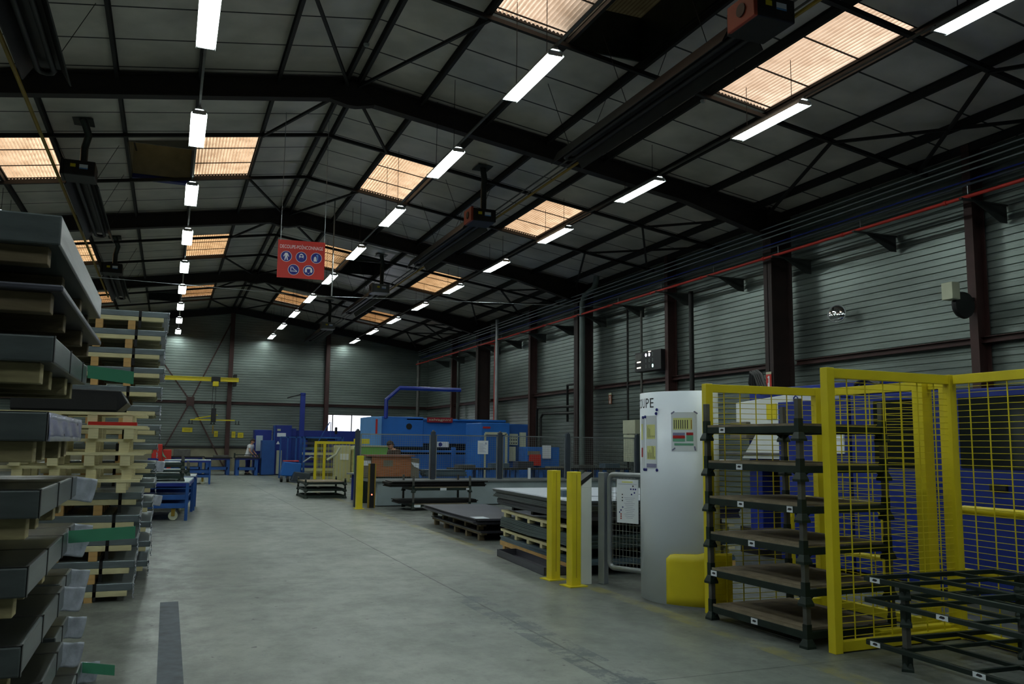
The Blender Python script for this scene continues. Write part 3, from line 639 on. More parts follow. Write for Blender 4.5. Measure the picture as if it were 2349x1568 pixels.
for a, z in ((175, 1.93), (170, 1.925), (193.5, 2.0), (192.5, 1.96), (193, 1.37), (176, 1.37), (172, 1.37)):
    b = MB(); b.lathe([(.016, 0), (.017, .006), (.012, .012), (0, .013)], (0, 0, 0), 10); b.v = [tuple(on_cyl(a, z, .007) @ Vector(v)) for v in b.v]; b.build('magnet', signblue, t)
cyl_rect('chart_sheet', 221, 1.77, .27, .4, paper, .006); cyl_rect('chart_field', 220, 1.85, .2, .12, pale_yellow, .008)
for i in range(7): cyl_rect('chart_bar', 212.3+i*2.05, 1.845, .008, .09, ink, .0095)
cyl_rect('chart_bar', 228, 1.845, .008, .09, mat('ochre print', (176, 120, 30)), .0095)
cyl_rect('table_block', 216.5, 1.745, .13, .028, ink_lilac, .008); cyl_rect('table_block', 226.5, 1.748, .07, .028, ink_red, .008); cyl_rect('table_block', 216.5, 1.715, .13, .03, ink_red, .008); cyl_rect('table_block', 226.5, 1.702, .07, .058, ink_green, .008); cyl_rect('table_block', 216.5, 1.684, .13, .03, ink_green, .008); cyl_rect('table_block', 221, 1.64, .2, .022, ink_green, .008)
for a, z, rr in ((211, 1.965, .6), (232, 1.965, -.6), (211.5, 1.59, .6), (231, 1.6, -1.4)):
    b = MB(); b.box(-.022, .022, -.007, .007, 0, .001); M2 = on_cyl(a, z, .009) @ Matrix.Rotation(rr, 4, 'Z'); b.v = [tuple(M2 @ Vector(v)) for v in b.v]; b.build('tape_piece', ink_lilac, t)

# ---------------- yellow mesh fences ----------------
def fence_panel(p0, p1, label, h=2.25, posts=(1, 1), group='yellow mesh fence panels', pw=.08):
    """a framed panel: frame members, horizontal wires close together, few vertical wires"""
    p0 = Vector(p0); p1 = Vector(p1); L = (p1-p0).length; rz = math.atan2(p1.y-p0.y, p1.x-p0.x)
    t = thing('mesh_fence_panel', label, 'fence panel', p0, rz, group)
    if posts[0]: b = MB(); b.box(-pw/2, pw/2, -pw/2, pw/2, 0, h); b.build('post', yellow, t, .004)
    if posts[1]: b = MB(); b.box(L-pw/2, L+pw/2, -pw/2, pw/2, 0, h); b.build('post', yellow, t, .004)
    b = MB(); b.box(pw/2, L-pw/2, -.03, .03, h-.085, h-.005); b.build('top_rail', yellow, t, .003)
    b = MB(); b.box(pw/2, L-pw/2, -.03, .03, .01, .09); b.build('bottom_rail', yellow, t, .003)
    b = MB(); n = int((h-.2)/.0525)
    for i in range(n+1): z = .12+i*.0525; b.box(pw/2, L-pw/2, -.0025, .0025, z-.0025, z+.0025)
    m_ = max(1, round(L/.2))
    for i in range(1, m_): x = L*i/m_; b.box(x-.005, x+.005, -.009, -.003, .08, h-.08)
    b.build('wire_mesh', yellow, t); return t
fence_panel((5.03, 7.26, 0), (6.36, 7.2, 0), 'yellow mesh fence panel standing out from the machine guard, behind the tall rack')
fence_panel((5.03, 5.56, 0), (6.46, 5.62, 0), 'nearest yellow mesh fence panel, facing the camera behind the open frames', 2.28)
fence_panel((6.46, 7.16, 0), (6.5, 6.0, 0), 'yellow mesh fence panel along the machine, between tall rack and thick post')
t_ = fence_panel((6.53, 5.92, 0), (6.5, 5.7, 0), 'narrow yellow mesh strip right of the thick yellow post', 2.25, (0, 1))
fence_panel((6.47, 5.6, 0), (6.42, 4.1, 0), 'yellow mesh fence panel running to the right edge above the open frames', 2.28, (0, 1))
b = MB(); b.box(6.44, 6.56, 5.9, 6.02, 0, 2.24); tag(b.build('fence_post', yellow, None, .004), 'thick plain yellow fence post between two mesh panels', 'post')
b = MB(); b.box(5.6, 6.4, 5.66, 5.74, 0.0, .12); tag(b.build('floor_guide', yellow, None, .01), 'yellow steel floor guide behind the open frames', 'floor guide')
# bent tube guards
def hoop(pts, nm):
    b = MB(); b.tube(pts, .042, 12); tag(b.build('guard_rail', yellow), nm, 'guard rail', 'bent tube guard rails')
def arc_rail(x, ya, yb, z, nm):
    r = .16; pts = [(x, ya, 0), (x, ya, z-r)]
    s_ = 1 if yb > ya else -1
    for i in range(1, 6): a = i/6*PI/2; pts.append((x, ya+s_*r*(1-math.cos(a)), z-r+r*math.sin(a)))
    pts += [(x, ya+s_*r, z), (x, yb-s_*r, z)]
    for i in range(1, 6): a = i/6*PI/2; pts.append((x, yb-s_*r+s_*r*math.sin(a), z-r+r*math.cos(a)))
    pts += [(x, yb, z-r), (x, yb, 0)]
    hoop(pts, nm)
arc_rail(6.95, 6.1, 4.2, 1.06, 'yellow bent tube guard rail before the dark machine window at the right edge')
arc_rail(6.9, 6.86, 8.3, 1.03, 'yellow bent tube guard rail partly hidden behind the tall rack')
for x, ya, yb, nm in ((6.9, 6.9, 8.25, 'lower yellow bar of the guard rail behind the tall rack'), (6.95, 4.25, 6.05, 'lower yellow bar of the guard rail at the right edge')):
    b = MB(); b.tube([(x, ya, .5), (x, yb, .5)], .028, 10); tag(b.build('guard_bar', yellow), nm, 'guard rail', 'lower guard bars')

# ---------------- stackable steel pallets ----------------
def make_stack_pallet(W, L, H, solid_deck=True, label_y=None, zd=.12):
    """origin at the front left foot; W along +X, L along +Y, H is the stacking pitch"""
    t = thing('stacking_pallet', '', 'steel pallet')
    for x in (0, W):
        for y in (0, L):
            b = MB(); b.lathe([(.066, 0), (.066, .02), (.04, .07), (.036, .075)], (x, y, 0), 4); b.v = [(x+(vx-x)*math.cos(PI/4)-(vy-y)*math.sin(PI/4), y+(vx-x)*math.sin(PI/4)+(vy-y)*math.cos(PI/4), vz) for vx, vy, vz in b.v]
            b.box(x-.026, x+.026, y-.026, y+.026, .06, zd+.07); b.build('foot_cup', green_dark, t, smooth=False)
            b = MB(); b.box(x-.023, x+.023, y-.023, y+.023, zd+.06, H+.02 if .2 < H < .4 else H); b.build('corner_post', grey_post, t, .003)
    b = MB()
    for x in (0, W): b.box(x-.02, x+.02, .02, L-.02, zd-.05, zd+.01)
    for y in (0, L): b.box(.02, W-.02, y-.02, y+.02, zd-.05, zd+.01)
    for x, y, sx, sy in ((0,0,1,1),(W,0,-1,1),(0,L,1,-1),(W,L,-1,-1)):
        b.prism([(x, zd-.05), (x+sx*.09, zd-.05), (x, zd-.11)], 'y', y-.004, y+.004); b.prism([(y, zd-.05), (y+sy*.09, zd-.05), (y, zd-.11)], 'x', x-.004, x+.004)
    if not solid_deck:
        b.box(W*.5-.02, W*.5+.02, .02, L-.02, zd-.045, zd+.005); b.box(.02, W-.02, L*.5-.02, L*.5+.02, zd-.045, zd+.005)
    b.build('base_frame', green_dark, t, .003)
    if solid_deck:
        b = MB(); b.box(.03, W-.03, .03, L-.03, zd+.01, zd+.03); b.box(-.015, .0, .03, L-.03, zd+.01, zd+.03); b.build('deck_board', ply, t)
    return t
def add_label(t, x, y, z, w_=.085, h_=.05, side='x', s='0'):
    M_ = face_neg_x(x, y, z) if side == 'x' else face_neg_y(x, y, z)
    f_ = flat('label_plate', 0, 0, w_, h_, M_, paper, t); poly('label_print', [(-.025, .0), (-.01, .012), (.02, .01), (.028, .0), (.01, -.008), (-.02, -.005)], M_ @ Matrix.Translation((0, 0, .003)), ink, f_, .0005)
rack_spots = [(0, .62, 0), (.335, .05, .9), (.67, .62, 0), (1.005, .5, 0), (1.345, .5, 0), (1.68, .8, 0)]
nm = ['lowest', 'second from below', 'third from below', 'third from top', 'second from top', 'topmost']
base = None
for i in range(6):
    t = make_stack_pallet(.95, 1.24, .335, True)
    t.location = (4.93 - .006*i, 5.77, .335*i); t.rotation_euler = (0, 0, .045)
    t['label'] = 'green plywood decked stacking pallet, %s in the tall rack between yellow fences' % nm[i]; t['group'] = 'stacking pallets in the tall rack'
    add_label(t, -.022, (.62, 1.17, .62, .75, .75, .98)[i] - .0, .1)
    if i == 3: add_label(t, -.022, .12, .1, .07, .05)
open_n = ['bottom', 'middle', 'top']
for i in range(3):
    z = (0, .315, .475)[i]
    t = thing('frame_pallet', 'open dark green steel frame pallet, %s of the low stack at bottom right' % open_n[i], 'steel pallet', (5.12, 4.95, z), -.03, 'open frame pallets')
    W, Lx = 1.28, 1.55; ZF = .165; b = MB()
    for y in (-Lx+.32, .32-.001): b.box(-.05, W, y-.018, y+.018, ZF-.035, ZF)
    for x in (-.05, W): b.box(x-.018, x+.018, -Lx+.32, .32, ZF-.035, ZF)
    for x in (.38, .84): b.box(x-.014, x+.014, -Lx+.32, .32, ZF-.03, ZF-.002)
    for y in (-.62, -.0): b.box(-.05, W, y-.014, y+.014, ZF-.032, ZF-.003)
    b.build('base_frame', green_dark, t, .003)
    for x in (.02, W-.1):
        for y in (0, -1.0):
            b = MB(); z0 = 0 if i < 2 else .035
            b.lathe([(.06, z0), (.058, z0+.02), (.036, z0+.06)], (x, y, 0), 4); b.box(x-.026, x+.026, y-.026, y+.026, z0+.03, ZF); b.build('foot_cup', green_dark, t, smooth=False)
            if i < 2: b = MB(); b.box(x-.022, x+.022, y-.022, y+.022, ZF, (.315 if i == 0 else .2)); b.build('corner_post', grey_post, t, .002)
    for (yy) in ((.22, -.7), (-.42,), (.2,))[i]: add_label(t, -.07, yy, ZF-.017, .1, .035)

# ---------------- navy and white press machine behind the fences ----------------
t = thing('laser_machine', 'large navy blue enclosed cutting machine with dark windows behind the yellow fences', 'machine', (8.0, 6, 0))
def bx(nm, x0, x1, y0, y1, z0, z1, m, t=t, bev=.01): b = MB(); b.box(x0-t.location.x, x1-t.location.x, y0-t.location.y, y1-t.location.y, z0-t.location.z, z1-t.location.z); return b.build(nm, m, t, bev)
bx('enclosure', 8.0, 10.6, 3.4, 7.05, .1, 2.27, navy); bx('side_enclosure', 8.05, 10.4, 7.05, 8.5, .1, 2.28, navy); bx('plinth', 8.1, 10.5, 3.5, 8.4, 0, .1, black)
bx('window', 7.985, 8.02, 5.95, 6.85, 1.42, 2.18, glass_dark); bx('window', 8.02, 8.06, 7.3, 8.1, 1.4, 2.2, glass_dark); bx('door_gap', 7.99, 8.01, 5.72, 5.76, .1, 2.26, black, bev=0); bx('door_gap', 7.99, 8.01, 7.03, 7.07, .1, 2.26, black, bev=0)
bx('notice_plate', 7.98, 8.0, 7.2, 7.32, 1.15, 1.3, paper, bev=0); bx('handle', 7.96, 8.0, 6.3, 6.5, 1.2, 1.27, black); bx('latch', 7.96, 8.0, 5.5, 5.6, 1.1, 1.3, black)
b = MB(); b.tube([(-.02, .9, 1.33), (-.06, .9, 1.33)], .035, 12); b.build('indicator', ink_green, t)
t2 = thing('press_machine', 'white and navy machine with yellow warning label behind the tall rack', 'machine', (8.2, 10, 0))
def by(nm, x0, x1, y0, y1, z0, z1, m, bev=.01): return bx(nm, x0, x1, y0, y1, z0, z1, m, t2, bev)
b = MB(); b.prism([(-.95, 1.9), (1.05, 1.95), (1.05, 2.3), (-.95, 2.42)], 'x', -.02, 1.2); b.build('head_cover', white_m, t2, .01)
by('upper_beam', 8.4, 10, 8.6, 11.0, 2.3, 2.5, navy); by('warning_label', 8.165, 8.18, 10.08, 10.3, 2.03, 2.25, yellow, 0)
by('control_cabinet', 7.95, 8.5, 9.08, 9.78, .1, 2.25, navy); by('side_cabinet', 8.05, 9.2, 8.55, 9.05, .1, 2.26, navy); by('white_screen', 8.03, 8.05, 8.62, 9.0, 1.55, 1.85, paper, 0)
b = MB(); b.tube([(-.1, -.38, 2.25), (-.1, -.38, 2.31), (-.1, -.42, 2.34), (-.1, -.46, 2.31), (-.1, -.46, 2.25)], .01, 8); b.build('lifting_eye', navy, t2)
b = MB(); b.prism([(-.25, 1.45), (.95, 1.45), (.6, 1.82), (-.25, 1.85)], 'x', 0, .8); b.build('lower_cover', white_m, t2, .01); by('table_top', 8.1, 9.2, 9.8, 11.4, 1.36, 1.42, white_m); by('back_guide', 8.15, 9.0, 9.7, 11.4, 1.5, 1.54, grey_post); by('leg_panel', 8.3, 8.7, 10.6, 10.9, .1, 1.9, navy); by('dark_opening', 8.5, 9.3, 9.6, 10.7, .4, 1.3, black)
by('column', 8.3, 8.55, 9.9, 10.15, 0, 1.35, grey_post); by('valve_block', 8.1, 8.4, 10.7, 11.1, 1.75, 2.0, greybrown); by('bed', 8.4, 9.8, 9.4, 11.3, .0, .4, black)
for i in range(4):
    b = MB(); o_ = .05*i; b.tube([(.3, .95-o_, 2.3), (.25, 1.05-o_*1.2, 2.62), (.2, .95-o_, 2.78+o_*.1), (.15, .78-o_, 2.72), (.12, .6-o_, 2.42)], .024, 8); b.build('hose', black, t2)
for i in range(2):
    b = MB(); b.tube([(.2, -1.2-.1*i, 2.2), (.1, -1.35-.1*i, 2.45), (.0, -1.6-.1*i, 2.52), (-.05, -1.9, 2.4)], .03, 8); b.build('hose', black, t2)

# ---------------- bollards, light barrier, gate ----------------
t = thing('bollard', 'yellow square steel bollard left of the second, before the stacked sheets', 'bollard', (4.44, 9.67, 0), .12, 'yellow bollards')
b = MB(); b.box(-.062, .062, -.062, .062, .01, 1.31); b.build('post', yellow, t, .006); b = MB(); b.box(-.12, .12, -.12, .12, 0, .012); b.build('base_plate', yellow, t)
b = MB(); b.box(-.003, .003, -.0635, -.06, .1, 1.28); b.build('groove', yellow_dull, t)
dup(t, (4.46, 9.15, 0), .12, 'yellow square steel bollard touching the white sensor column', 'yellow bollards')
t = thing('sensor_column', 'white light barrier column with slanted black head behind the second bollard', 'sensor column', (4.64, 9.27, 0), .12)
b = MB(); b.box(-.075, .075, -.075, .075, 0, 1.12); b.add([(-.075,-.075,1.12),(.075,-.075,1.12),(.075,.075,1.12),(-.075,.075,1.12),(-.075,-.075,1.14),(.075,-.075,1.24),(.075,.075,1.24),(-.075,.075,1.14)], [(0,3,2,1),(4,5,6,7),(0,1,5,4),(1,2,6,5),(2,3,7,6),(3,0,4,7)]); b.build('housing', white_m, t, .004)
b = MB(); b.add([(-.08,-.08,1.15),(.08,-.08,1.25),(.08,.08,1.25),(-.08,.08,1.15),(-.08,-.08,1.2),(.08,-.08,1.3),(.08,.08,1.3),(-.08,.08,1.2)], [(0,3,2,1),(4,5,6,7),(0,1,5,4),(1,2,6,5),(2,3,7,6),(3,0,4,7)]); b.box(-.083, -.077, -.03, .03, .85, 1.18); b.build('head', black, t)
t = thing('swing_gate', 'grey tube gate with wire mesh and a pinned safety notice beside the curved board', 'gate', (4.87, 9.19, 0), -1.13)
b = MB(); b.box(-.045, .045, -.045, .045, 0, 1.3); b.build('gate_post', alu, t, .006)
r = .07; x0, x1, z0, z1 = .09, .82, .2, 1.28
pts = [(x0+r, 0, z0)]
for (cx, cz, a0_) in ((x1-r, z0+r, -90), (x1-r, z1-r, 0), (x0+r, z1-r, 90), (x0+r, z0+r, 180)):
    for k in range(5): a = math.radians(a0_+k*22.5); pts.append((cx+r*math.cos(a), 0, cz+r*math.sin(a)))
b = MB(); b.tube(pts, .03, 10); b.build('gate_frame', alu, t)
b = MB()
for i in range(1, 15): b.box(x0+.03, x1-.03, -.002, .002, z0+i*.072-.002, z0+i*.072+.002)
for i in range(1, 15): x = x0+(x1-x0)*i/15; b.box(x-.002, x+.002, -.002, .002, z0+.02, z1-.02)
b.build('wire_mesh', wire_grey, t)
F_ = face_neg_y(.38, -.035, 0)
t_ = flat('notice_board', .0, .98, .3, .5, F_, paper, t, .008)
T2 = F_ @ Matrix.Translation((0, 0, .0085))
flat('notice_title', 0, 1.2, .15, .018, T2, pale_yellow, t_, .001); flat('notice_rule', 0, 1.175, .26, .003, T2, ink_lilac, t_, .001)
for i, (x, y, r_, m_) in enumerate(((.08, 1.155, .009, ink), (.05, 1.12, .01, signblue), (.085, 1.12, .01, signblue), (.115, 1.12, .01, signblue), (.1, 1.08, .01, signblue), (.06, 1.06, .01, signblue), (-.07, 1.055, .008, ink), (-.07, 1.02, .008, ink), (-.07, .985, .009, ink), (-.065, .91, .009, signblue), (-.09, .875, .01, signblue), (-.11, .85, .009, signblue), (-.09, .83, .009, ink_red), (-.09, .805, .009, ink_red), (-.09, .78, .009, ink_red))):
    poly('pictogram', [(x+r_*math.cos(a*PI/6), y+r_*math.sin(a*PI/6)) for a in range(12)], T2, m_, t_, .001)
for i in range(12): flat('print_line', .03, 1.02-i*.021, .15-(i % 3)*.03, .0025, T2, ink_lilac, t_, .001)

# ---------------- sheet stacks on pallets (right of the aisle) ----------------
def sheets(nm_parent, x0, x1, y0, y1, z0, z1, m, n=5, jit=.02, wave=0.0, rz=0):
    """a bundle of loose sheets: thin layers each a little out of line, corners drooping"""
    b = MB(); h = (z1-z0)/n
    for i in range(n):
        dx, dy = random.uniform(-jit, jit), random.uniform(-jit, jit); za = z0+i*h
        nx, ny = 2, 10
        def top(u, v, zz): 
            x = x0+(x1-x0)*u+dx; y = y0+(y1-y0)*v+dy
            return (x, y, zz + wave*math.sin(v*7+i*.3)*(1-u)*.5)
        k = len(b.v); vs = []
        for zz in (za+.001, za+h-.001):
            for j in range(ny+1):
                for q in range(nx+1): vs.append(top(q/nx, j/ny, zz))
        N = (nx+1)*(ny+1); fs = []
        for j in range(ny):
            for q in range(nx):
                a = j*(nx+1)+q; fs += [(a, a+nx+1, a+nx+2, a+1), (N+a, N+a+1, N+a+nx+2, N+a+nx+1)]
        for j in range(ny): a = j*(nx+1); fs.append((a, N+a, N+a+nx+1, a+nx+1)); a += nx; fs.append((a, a+nx+1, N+a+nx+1, N+a))
        for q in range(nx): fs.append((q, q+1, N+q+1, N+q)); a = ny*(nx+1)+q; fs.append((a, N+a, N+a+1, a+1))
        b.add(vs, fs)
    return b
def pallet(t, x0, x1, y0, y1, z0, z1, m, nb=4, along='y', hb=.022, sag=0):
    """three deck boards on rows of blocks, every board and block a part of its own"""
    along_y = along == 'y'
    L = (y1-y0) if along_y else (x1-x0); Wd = (x1-x0) if along_y else (y1-y0)
    b = MB(); f = lambda k: -sag*math.sin(PI*k)
    for i in range(8):
        a, c_ = L*i/8, L*(i+1)/8; za, zc = f(i/8), f((i+1)/8)
        P = [(0,a,za-hb),(.1,a,za-hb),(.1,c_,zc-hb),(0,c_,zc-hb),(0,a,za),(.1,a,za),(.1,c_,zc),(0,c_,zc)]
        if not along_y: P = [(p[1], p[0], p[2]) for p in P]
        b.add(P, [(0,3,2,1),(4,5,6,7),(0,1,5,4),(1,2,6,5),(2,3,7,6),(3,0,4,7)])
    b0 = b.build('deck_board', m, t); bb = MB(); bb.box(.004, .096, .004, .096, 0, 1); k0 = bb.build('pallet_block', m, t); first = True
    for q in range(3):
        o_ = (Wd-.1)*q/2; lx, ly = (x0+o_, y0) if along_y else (x0, y0+o_)
        d = b0 if q == 0 else b0.copy()
        if q: C.objects.link(d)
        d.location = (lx, ly, z1)
        for i in range(nb):
            s_ = .12+(L-.34)*i/(nb-1); k = k0 if (q == 0 and i == 0) else k0.copy()
            if k is not k0: C.objects.link(k)
            k.location = (lx, ly+s_, z0) if along_y else (lx+s_, ly, z0); k.scale = (1, 1, z1-hb-z0-sag*math.sin(PI*s_/L))
def loaded(nm, label, loc, rz, x1, y1, zp, zs, msh, mpl, n=6, jit=.02, wave=0, sag=0, over=.05, group=None, nb=5, gap=0, hb=.03):
    t = thing(nm, label, 'pallet load', loc, rz, group)
    pallet(t, 0, x1, 0, y1, 0, zp, mpl, nb, 'y', hb, sag)
    if gap:
        for q in range(4): b = MB(); y = .15+(y1-.4)*q/3; b.box(.12, x1-.1, y, y+.09, zp, zp+gap); b.build('dark_skid', black, t)
    sheets(None, -over, x1+over, -over, y1+over, zp+gap+.002, zp+zs, msh, n, jit, wave).build('sheet_bundle', msh, t)
    return t
SX, SY = 4.78, 9.75; RZ = -.05
st = [('lowest, blue grey on warm pine runners', .13, .07, sheet_blue, pine_warm, 4, 0, 0, .07), ('second from below, dark and wavy', .1, .185, sheet_green, pine, 7, .015, .03, .032),
      ('top one with white paper faced sheets', .105, .32, sheet_dark, pine, 11, .008, .08, .034)]
z = .0
for i, (nm, zp, zs, ms, mp, n, wv, gp, hb_) in enumerate(st):
    t = loaded('pallet_load', 'steel sheets on pallet behind the bollards, ' + nm, (SX+.02*i, SY+.03*i, z), RZ, 2.3, 3.0, zp, zs, ms, mp, n, .012, wv, (0, .014, .016)[i], (-.005, .0, .05)[i], 'sheet loads in the big stack', 6, gp, hb_)
    if i == 2:
        b = sheets(None, -.09, 2.39, -.09, 3.1, zp+zs-.12, zp+zs, sheet_blue, 6, .03, .0); b.v = [(x-.012, y-.012, z_) for x, y, z_ in b.v]; b.build('light_sheet_bundle', sheet_grey, t)
        b = sheets(None, -.1, 2.4, -.09, 3.1, zp+zs+.002, zp+zs+.012, sheet_white, 2, .03, .0); b.build('top_sheet', sheet_white, t)
        b = MB(); b.box(.1, .5, .7, 1.0, zp+zs+.014, zp+zs+.1); b.build('blue_offcut_box', sheet_blue, t, .004)
        b = MB(); b.add([(.3, 1.0, zp+zs+.016), (.9, .5, zp+zs+.016), (1.0, .6, zp+zs+.09), (.4, 1.1, zp+zs+.09)], [(0,1,2,3)]); b.build('loose_sheet', sheet_white, t, solid=.004)
    z += zp+zs+.003
t = thing('steel_tray', 'shallow dark steel tray lying on the floor before the big sheet stack', 'tray', (4.44, 9.95, 0), -.06)
b = MB(); W_, L_, H_ = .3, 1.95, .1
b.box(0, W_, 0, L_, 0, .008); b.box(0, .01, 0, L_, 0, H_); b.box(W_-.01, W_, 0, L_, 0, H_); b.box(0, W_, 0, .01, 0, H_); b.box(0, W_, L_-.01, L_, 0, H_); b.build('tray_body', sheet_dark, t)
t = loaded('pallet_load', 'lower of two low pallets of dark sheets left of the big stack', (4.98, 13.75, 0), -.03, 1.2, 3.2, .13, .03, sheet_dark, pine_old, 3, .03, 0, 0, .03, 'low sheet pallets')
t = loaded('pallet_load', 'upper of two low pallets, dark flat sheets with a white paper on one corner', (5.0, 13.85, .165), -.03, 1.1, 3.3, .1, .1, sheet_dark, pine_old, 6, .05, .01, 0, .12, 'low sheet pallets')
b = MB(); b.box(-.1, .14, -.06, .3, .205, .208); b.build('paper_sheet', paper, t)
for i, (y, z_) in enumerate(((17.9, 0), (18.3, .0))): 
    b = sheets(None, 6.6+i*.9, 7.4+i*.9, y-.3, y+.7, .02, .06, sheet_dark, 3, .04); tag(b.build('loose_sheets', sheet_dark), 'few dark sheets lying behind the low pallets, %s pile' % ('left', 'right')[i], 'sheets', 'loose sheets')

# ---------------- grey machine skirt, mesh guard ----------------
t = thing('conveyor_housing', 'long low grey machine housing under the mesh guard', 'machine', (5.05, 21.85, 0))
b = MB(); b.box(0, 8.6, 0, .7, .02, .62); b.build('side_panel', grey_skirt, t, .01); b = MB(); b.box(-.2, 8.6, -.08, .8, .62, .68); b.build('top_ledge', alu, t, .01)
b = MB(); b.box(.05, 8.5, .05, .65, 0, .03); b.build('plinth', black, t)
fx = [4.53, 6.55, 8.45, 10.5, 12.75]; FY = 21.95
for i, x in enumerate(fx):
    b = MB(); z0 = 0 if i == 0 else .68; b.box(x-.055, x+.055, FY-.055, FY+.055, z0, 1.93); b.lathe([(.05, 1.93), (.03, 1.97), (0, 1.975)], (x, FY, 0), 8)
    tag(b.build('guard_post', grey_fence, None, .006, smooth=False), 'dark grey square guard post, %s from the left' % ORD[i], 'post', 'mesh guard posts')
for i in range(4):
    xa, xb = fx[i]+.09, fx[i+1]-.09; t = thing('mesh_guard_panel', 'grey wire mesh guard panel, %s from the left' % ORD[i], 'fence panel', (xa, FY, .7), 0, 'mesh guard panels')
    L = xb-xa; h = 1.14; b = MB()
    for (p, q_) in (((0,0,0),(L,0,0)),((0,0,h),(L,0,h)),((0,0,0),(0,0,h)),((L,0,0),(L,0,h))): b.bar(p, q_, .03, .03)
    b.build('panel_frame', alu, t); b = MB(); n = int(L/.06)
    for k in range(1, n): b.box(L*k/n-.0022, L*k/n+.0022, -.0022, .0022, 0, h)
    for k in range(1, 20): b.box(0, L, -.003, .003, h*k/20-.0022, h*k/20+.0022)
    b.build('wire_mesh', wire_grey, t)
    if i == 1:
        f_ = flat('notice', 1.31, .0, .3, .36, face_neg_y(0, -.02, .83), paper, t)
        for q in range(9): flat('print_line', 1.3-.02*(q % 3), -.12+.028*q, .2-.04*(q % 3), .006, face_neg_y(0, -.023, .83), ink_lilac, t, .001)
        for q in range(4): flat('pictogram', 1.38+.03*(q % 2), .09+.03*(q//2), .018, .018, face_neg_y(0, -.023, .83), signblue, t, .001)
    if i == 2:
        flat('marker_strip', .78, .1, .08, .36, face_neg_y(0, -.02, 0), paper, t)
t = thing('bollard', 'yellow square bollard at the left end of the mesh guard', 'bollard', (4.47, 21.25, 0), 0, 'yellow bollards')
b = MB(); b.box(-.075, .075, -.075, .075, 0, 1.3); b.build('post', yellow, t, .006); b = MB(); b.box(-.12, .12, -.12, .12, 0, .01); b.build('base_plate', yellow, t)
t = thing('light_barrier', 'black light barrier column with yellow edges and a red dot beside the far bollard', 'sensor column', (4.83, 21.5, 0))
b = MB(); b.box(-.06, .06, -.05, .05, 0, 1.1); b.build('housing', black, t)
for s_ in (-.075, .075): b = MB(); b.box(s_-.014, s_+.014, -.055, .055, 0, 1.1); b.build('edge_strip', yellow_dull, t)
b = MB(); b.lathe([(.02, 0), (.02, .006)], (0, -.056, .33), 10, 'y'); b.build('indicator', emis('lit red dot', (1, .15, .05, 1), 1.5), t)
for i in range(2):
    t = make_stack_pallet(1.45, .95, .4, True, zd=.1); t.location = (5.6, 20.35, .03+i*.4); t['label'] = 'dark green stacking pallet below the mesh guard, %s' % ('standing on the floor', 'upper one')[i]; t['group'] = 'stacking pallets below the mesh guard'
    flat('label_plate', .1 if i == 0 else .75, .08, .16, .06, face_neg_y(0, -.03, 0), paper, t)
    if i == 1: flat('label_plate', 1.38, .08, .08, .05, face_neg_y(0, -.03, 0), paper, t)
b = sheets(None, 5.05, 7.5, 20.45, 21.2, .56, .7, sheet_dark, 5, .05); tag(b.build('sheet_bundle', black), 'black bundle of long sheets on the pallet below the mesh guard', 'sheets')
b = sheets(None, 5.3, 7.3, 20.47, 21.2, .165, .25, sheet_dark, 4, .04); tag(b.build('sheet_bundle', black), 'dark bundle on the lower pallet below the mesh guard', 'sheets')
for i in range(3):
    t = make_stack_pallet(1.15, 1.5, .19, i == 2, zd=.07); t.location = (3.78, 25.45, .0+i*.19); t['label'] = 'low dark stacking pallet alone in the far aisle, %s of three' % ('bottom', 'middle', 'top')[i]; t['group'] = 'low stacking pallets in the aisle'
# ---------------- strapped sheet packs on the left ----------------
wrap_m = mat('dark glossy wrapping', (34, 38, 37), .3, 0, .3, 3, .15, .5)
def tag_card(t, x, y, z, ang=0.0, s=1.0):
    b = MB(); M_ = Matrix.Translation((x, y, z)) @ Matrix.Rotation(ang, 4, 'Y') @ Matrix.Rotation(.5, 4, 'Z')
    b.grid(lambda u, v: (s*(.16*u), .01*math.sin(u*9+v*4)+.02*u, -s*.15*v + .012*math.sin(v*7)), 6, 6)
    b.v = [tuple(M_ @ Vector(v)) for v in b.v]; b.build('plastic_tag', plastic, t, solid=.002, smooth=True)
def green_tape(t, x, y, z, L, dz=-.03, h=.075):
    b = MB(); b.grid(lambda u, v: (x+L*u, y-.03*v-.02*u, z+dz*u+h*(v-.5)), 4, 1); b.build('tape_end', tape_green, t, solid=.001, smooth=False)
def wrap(t, x, y, z0, z1, w_=.05):
    b = MB(); n = 14
    b.grid(lambda u, v: (x+.006+random.uniform(-.006, .014), y+w_*(u-.5)+random.uniform(-.01, .01), z0+(z1-z0)*v), 2, n); b.build('loose_film', plastic, t, solid=.001, smooth=True)
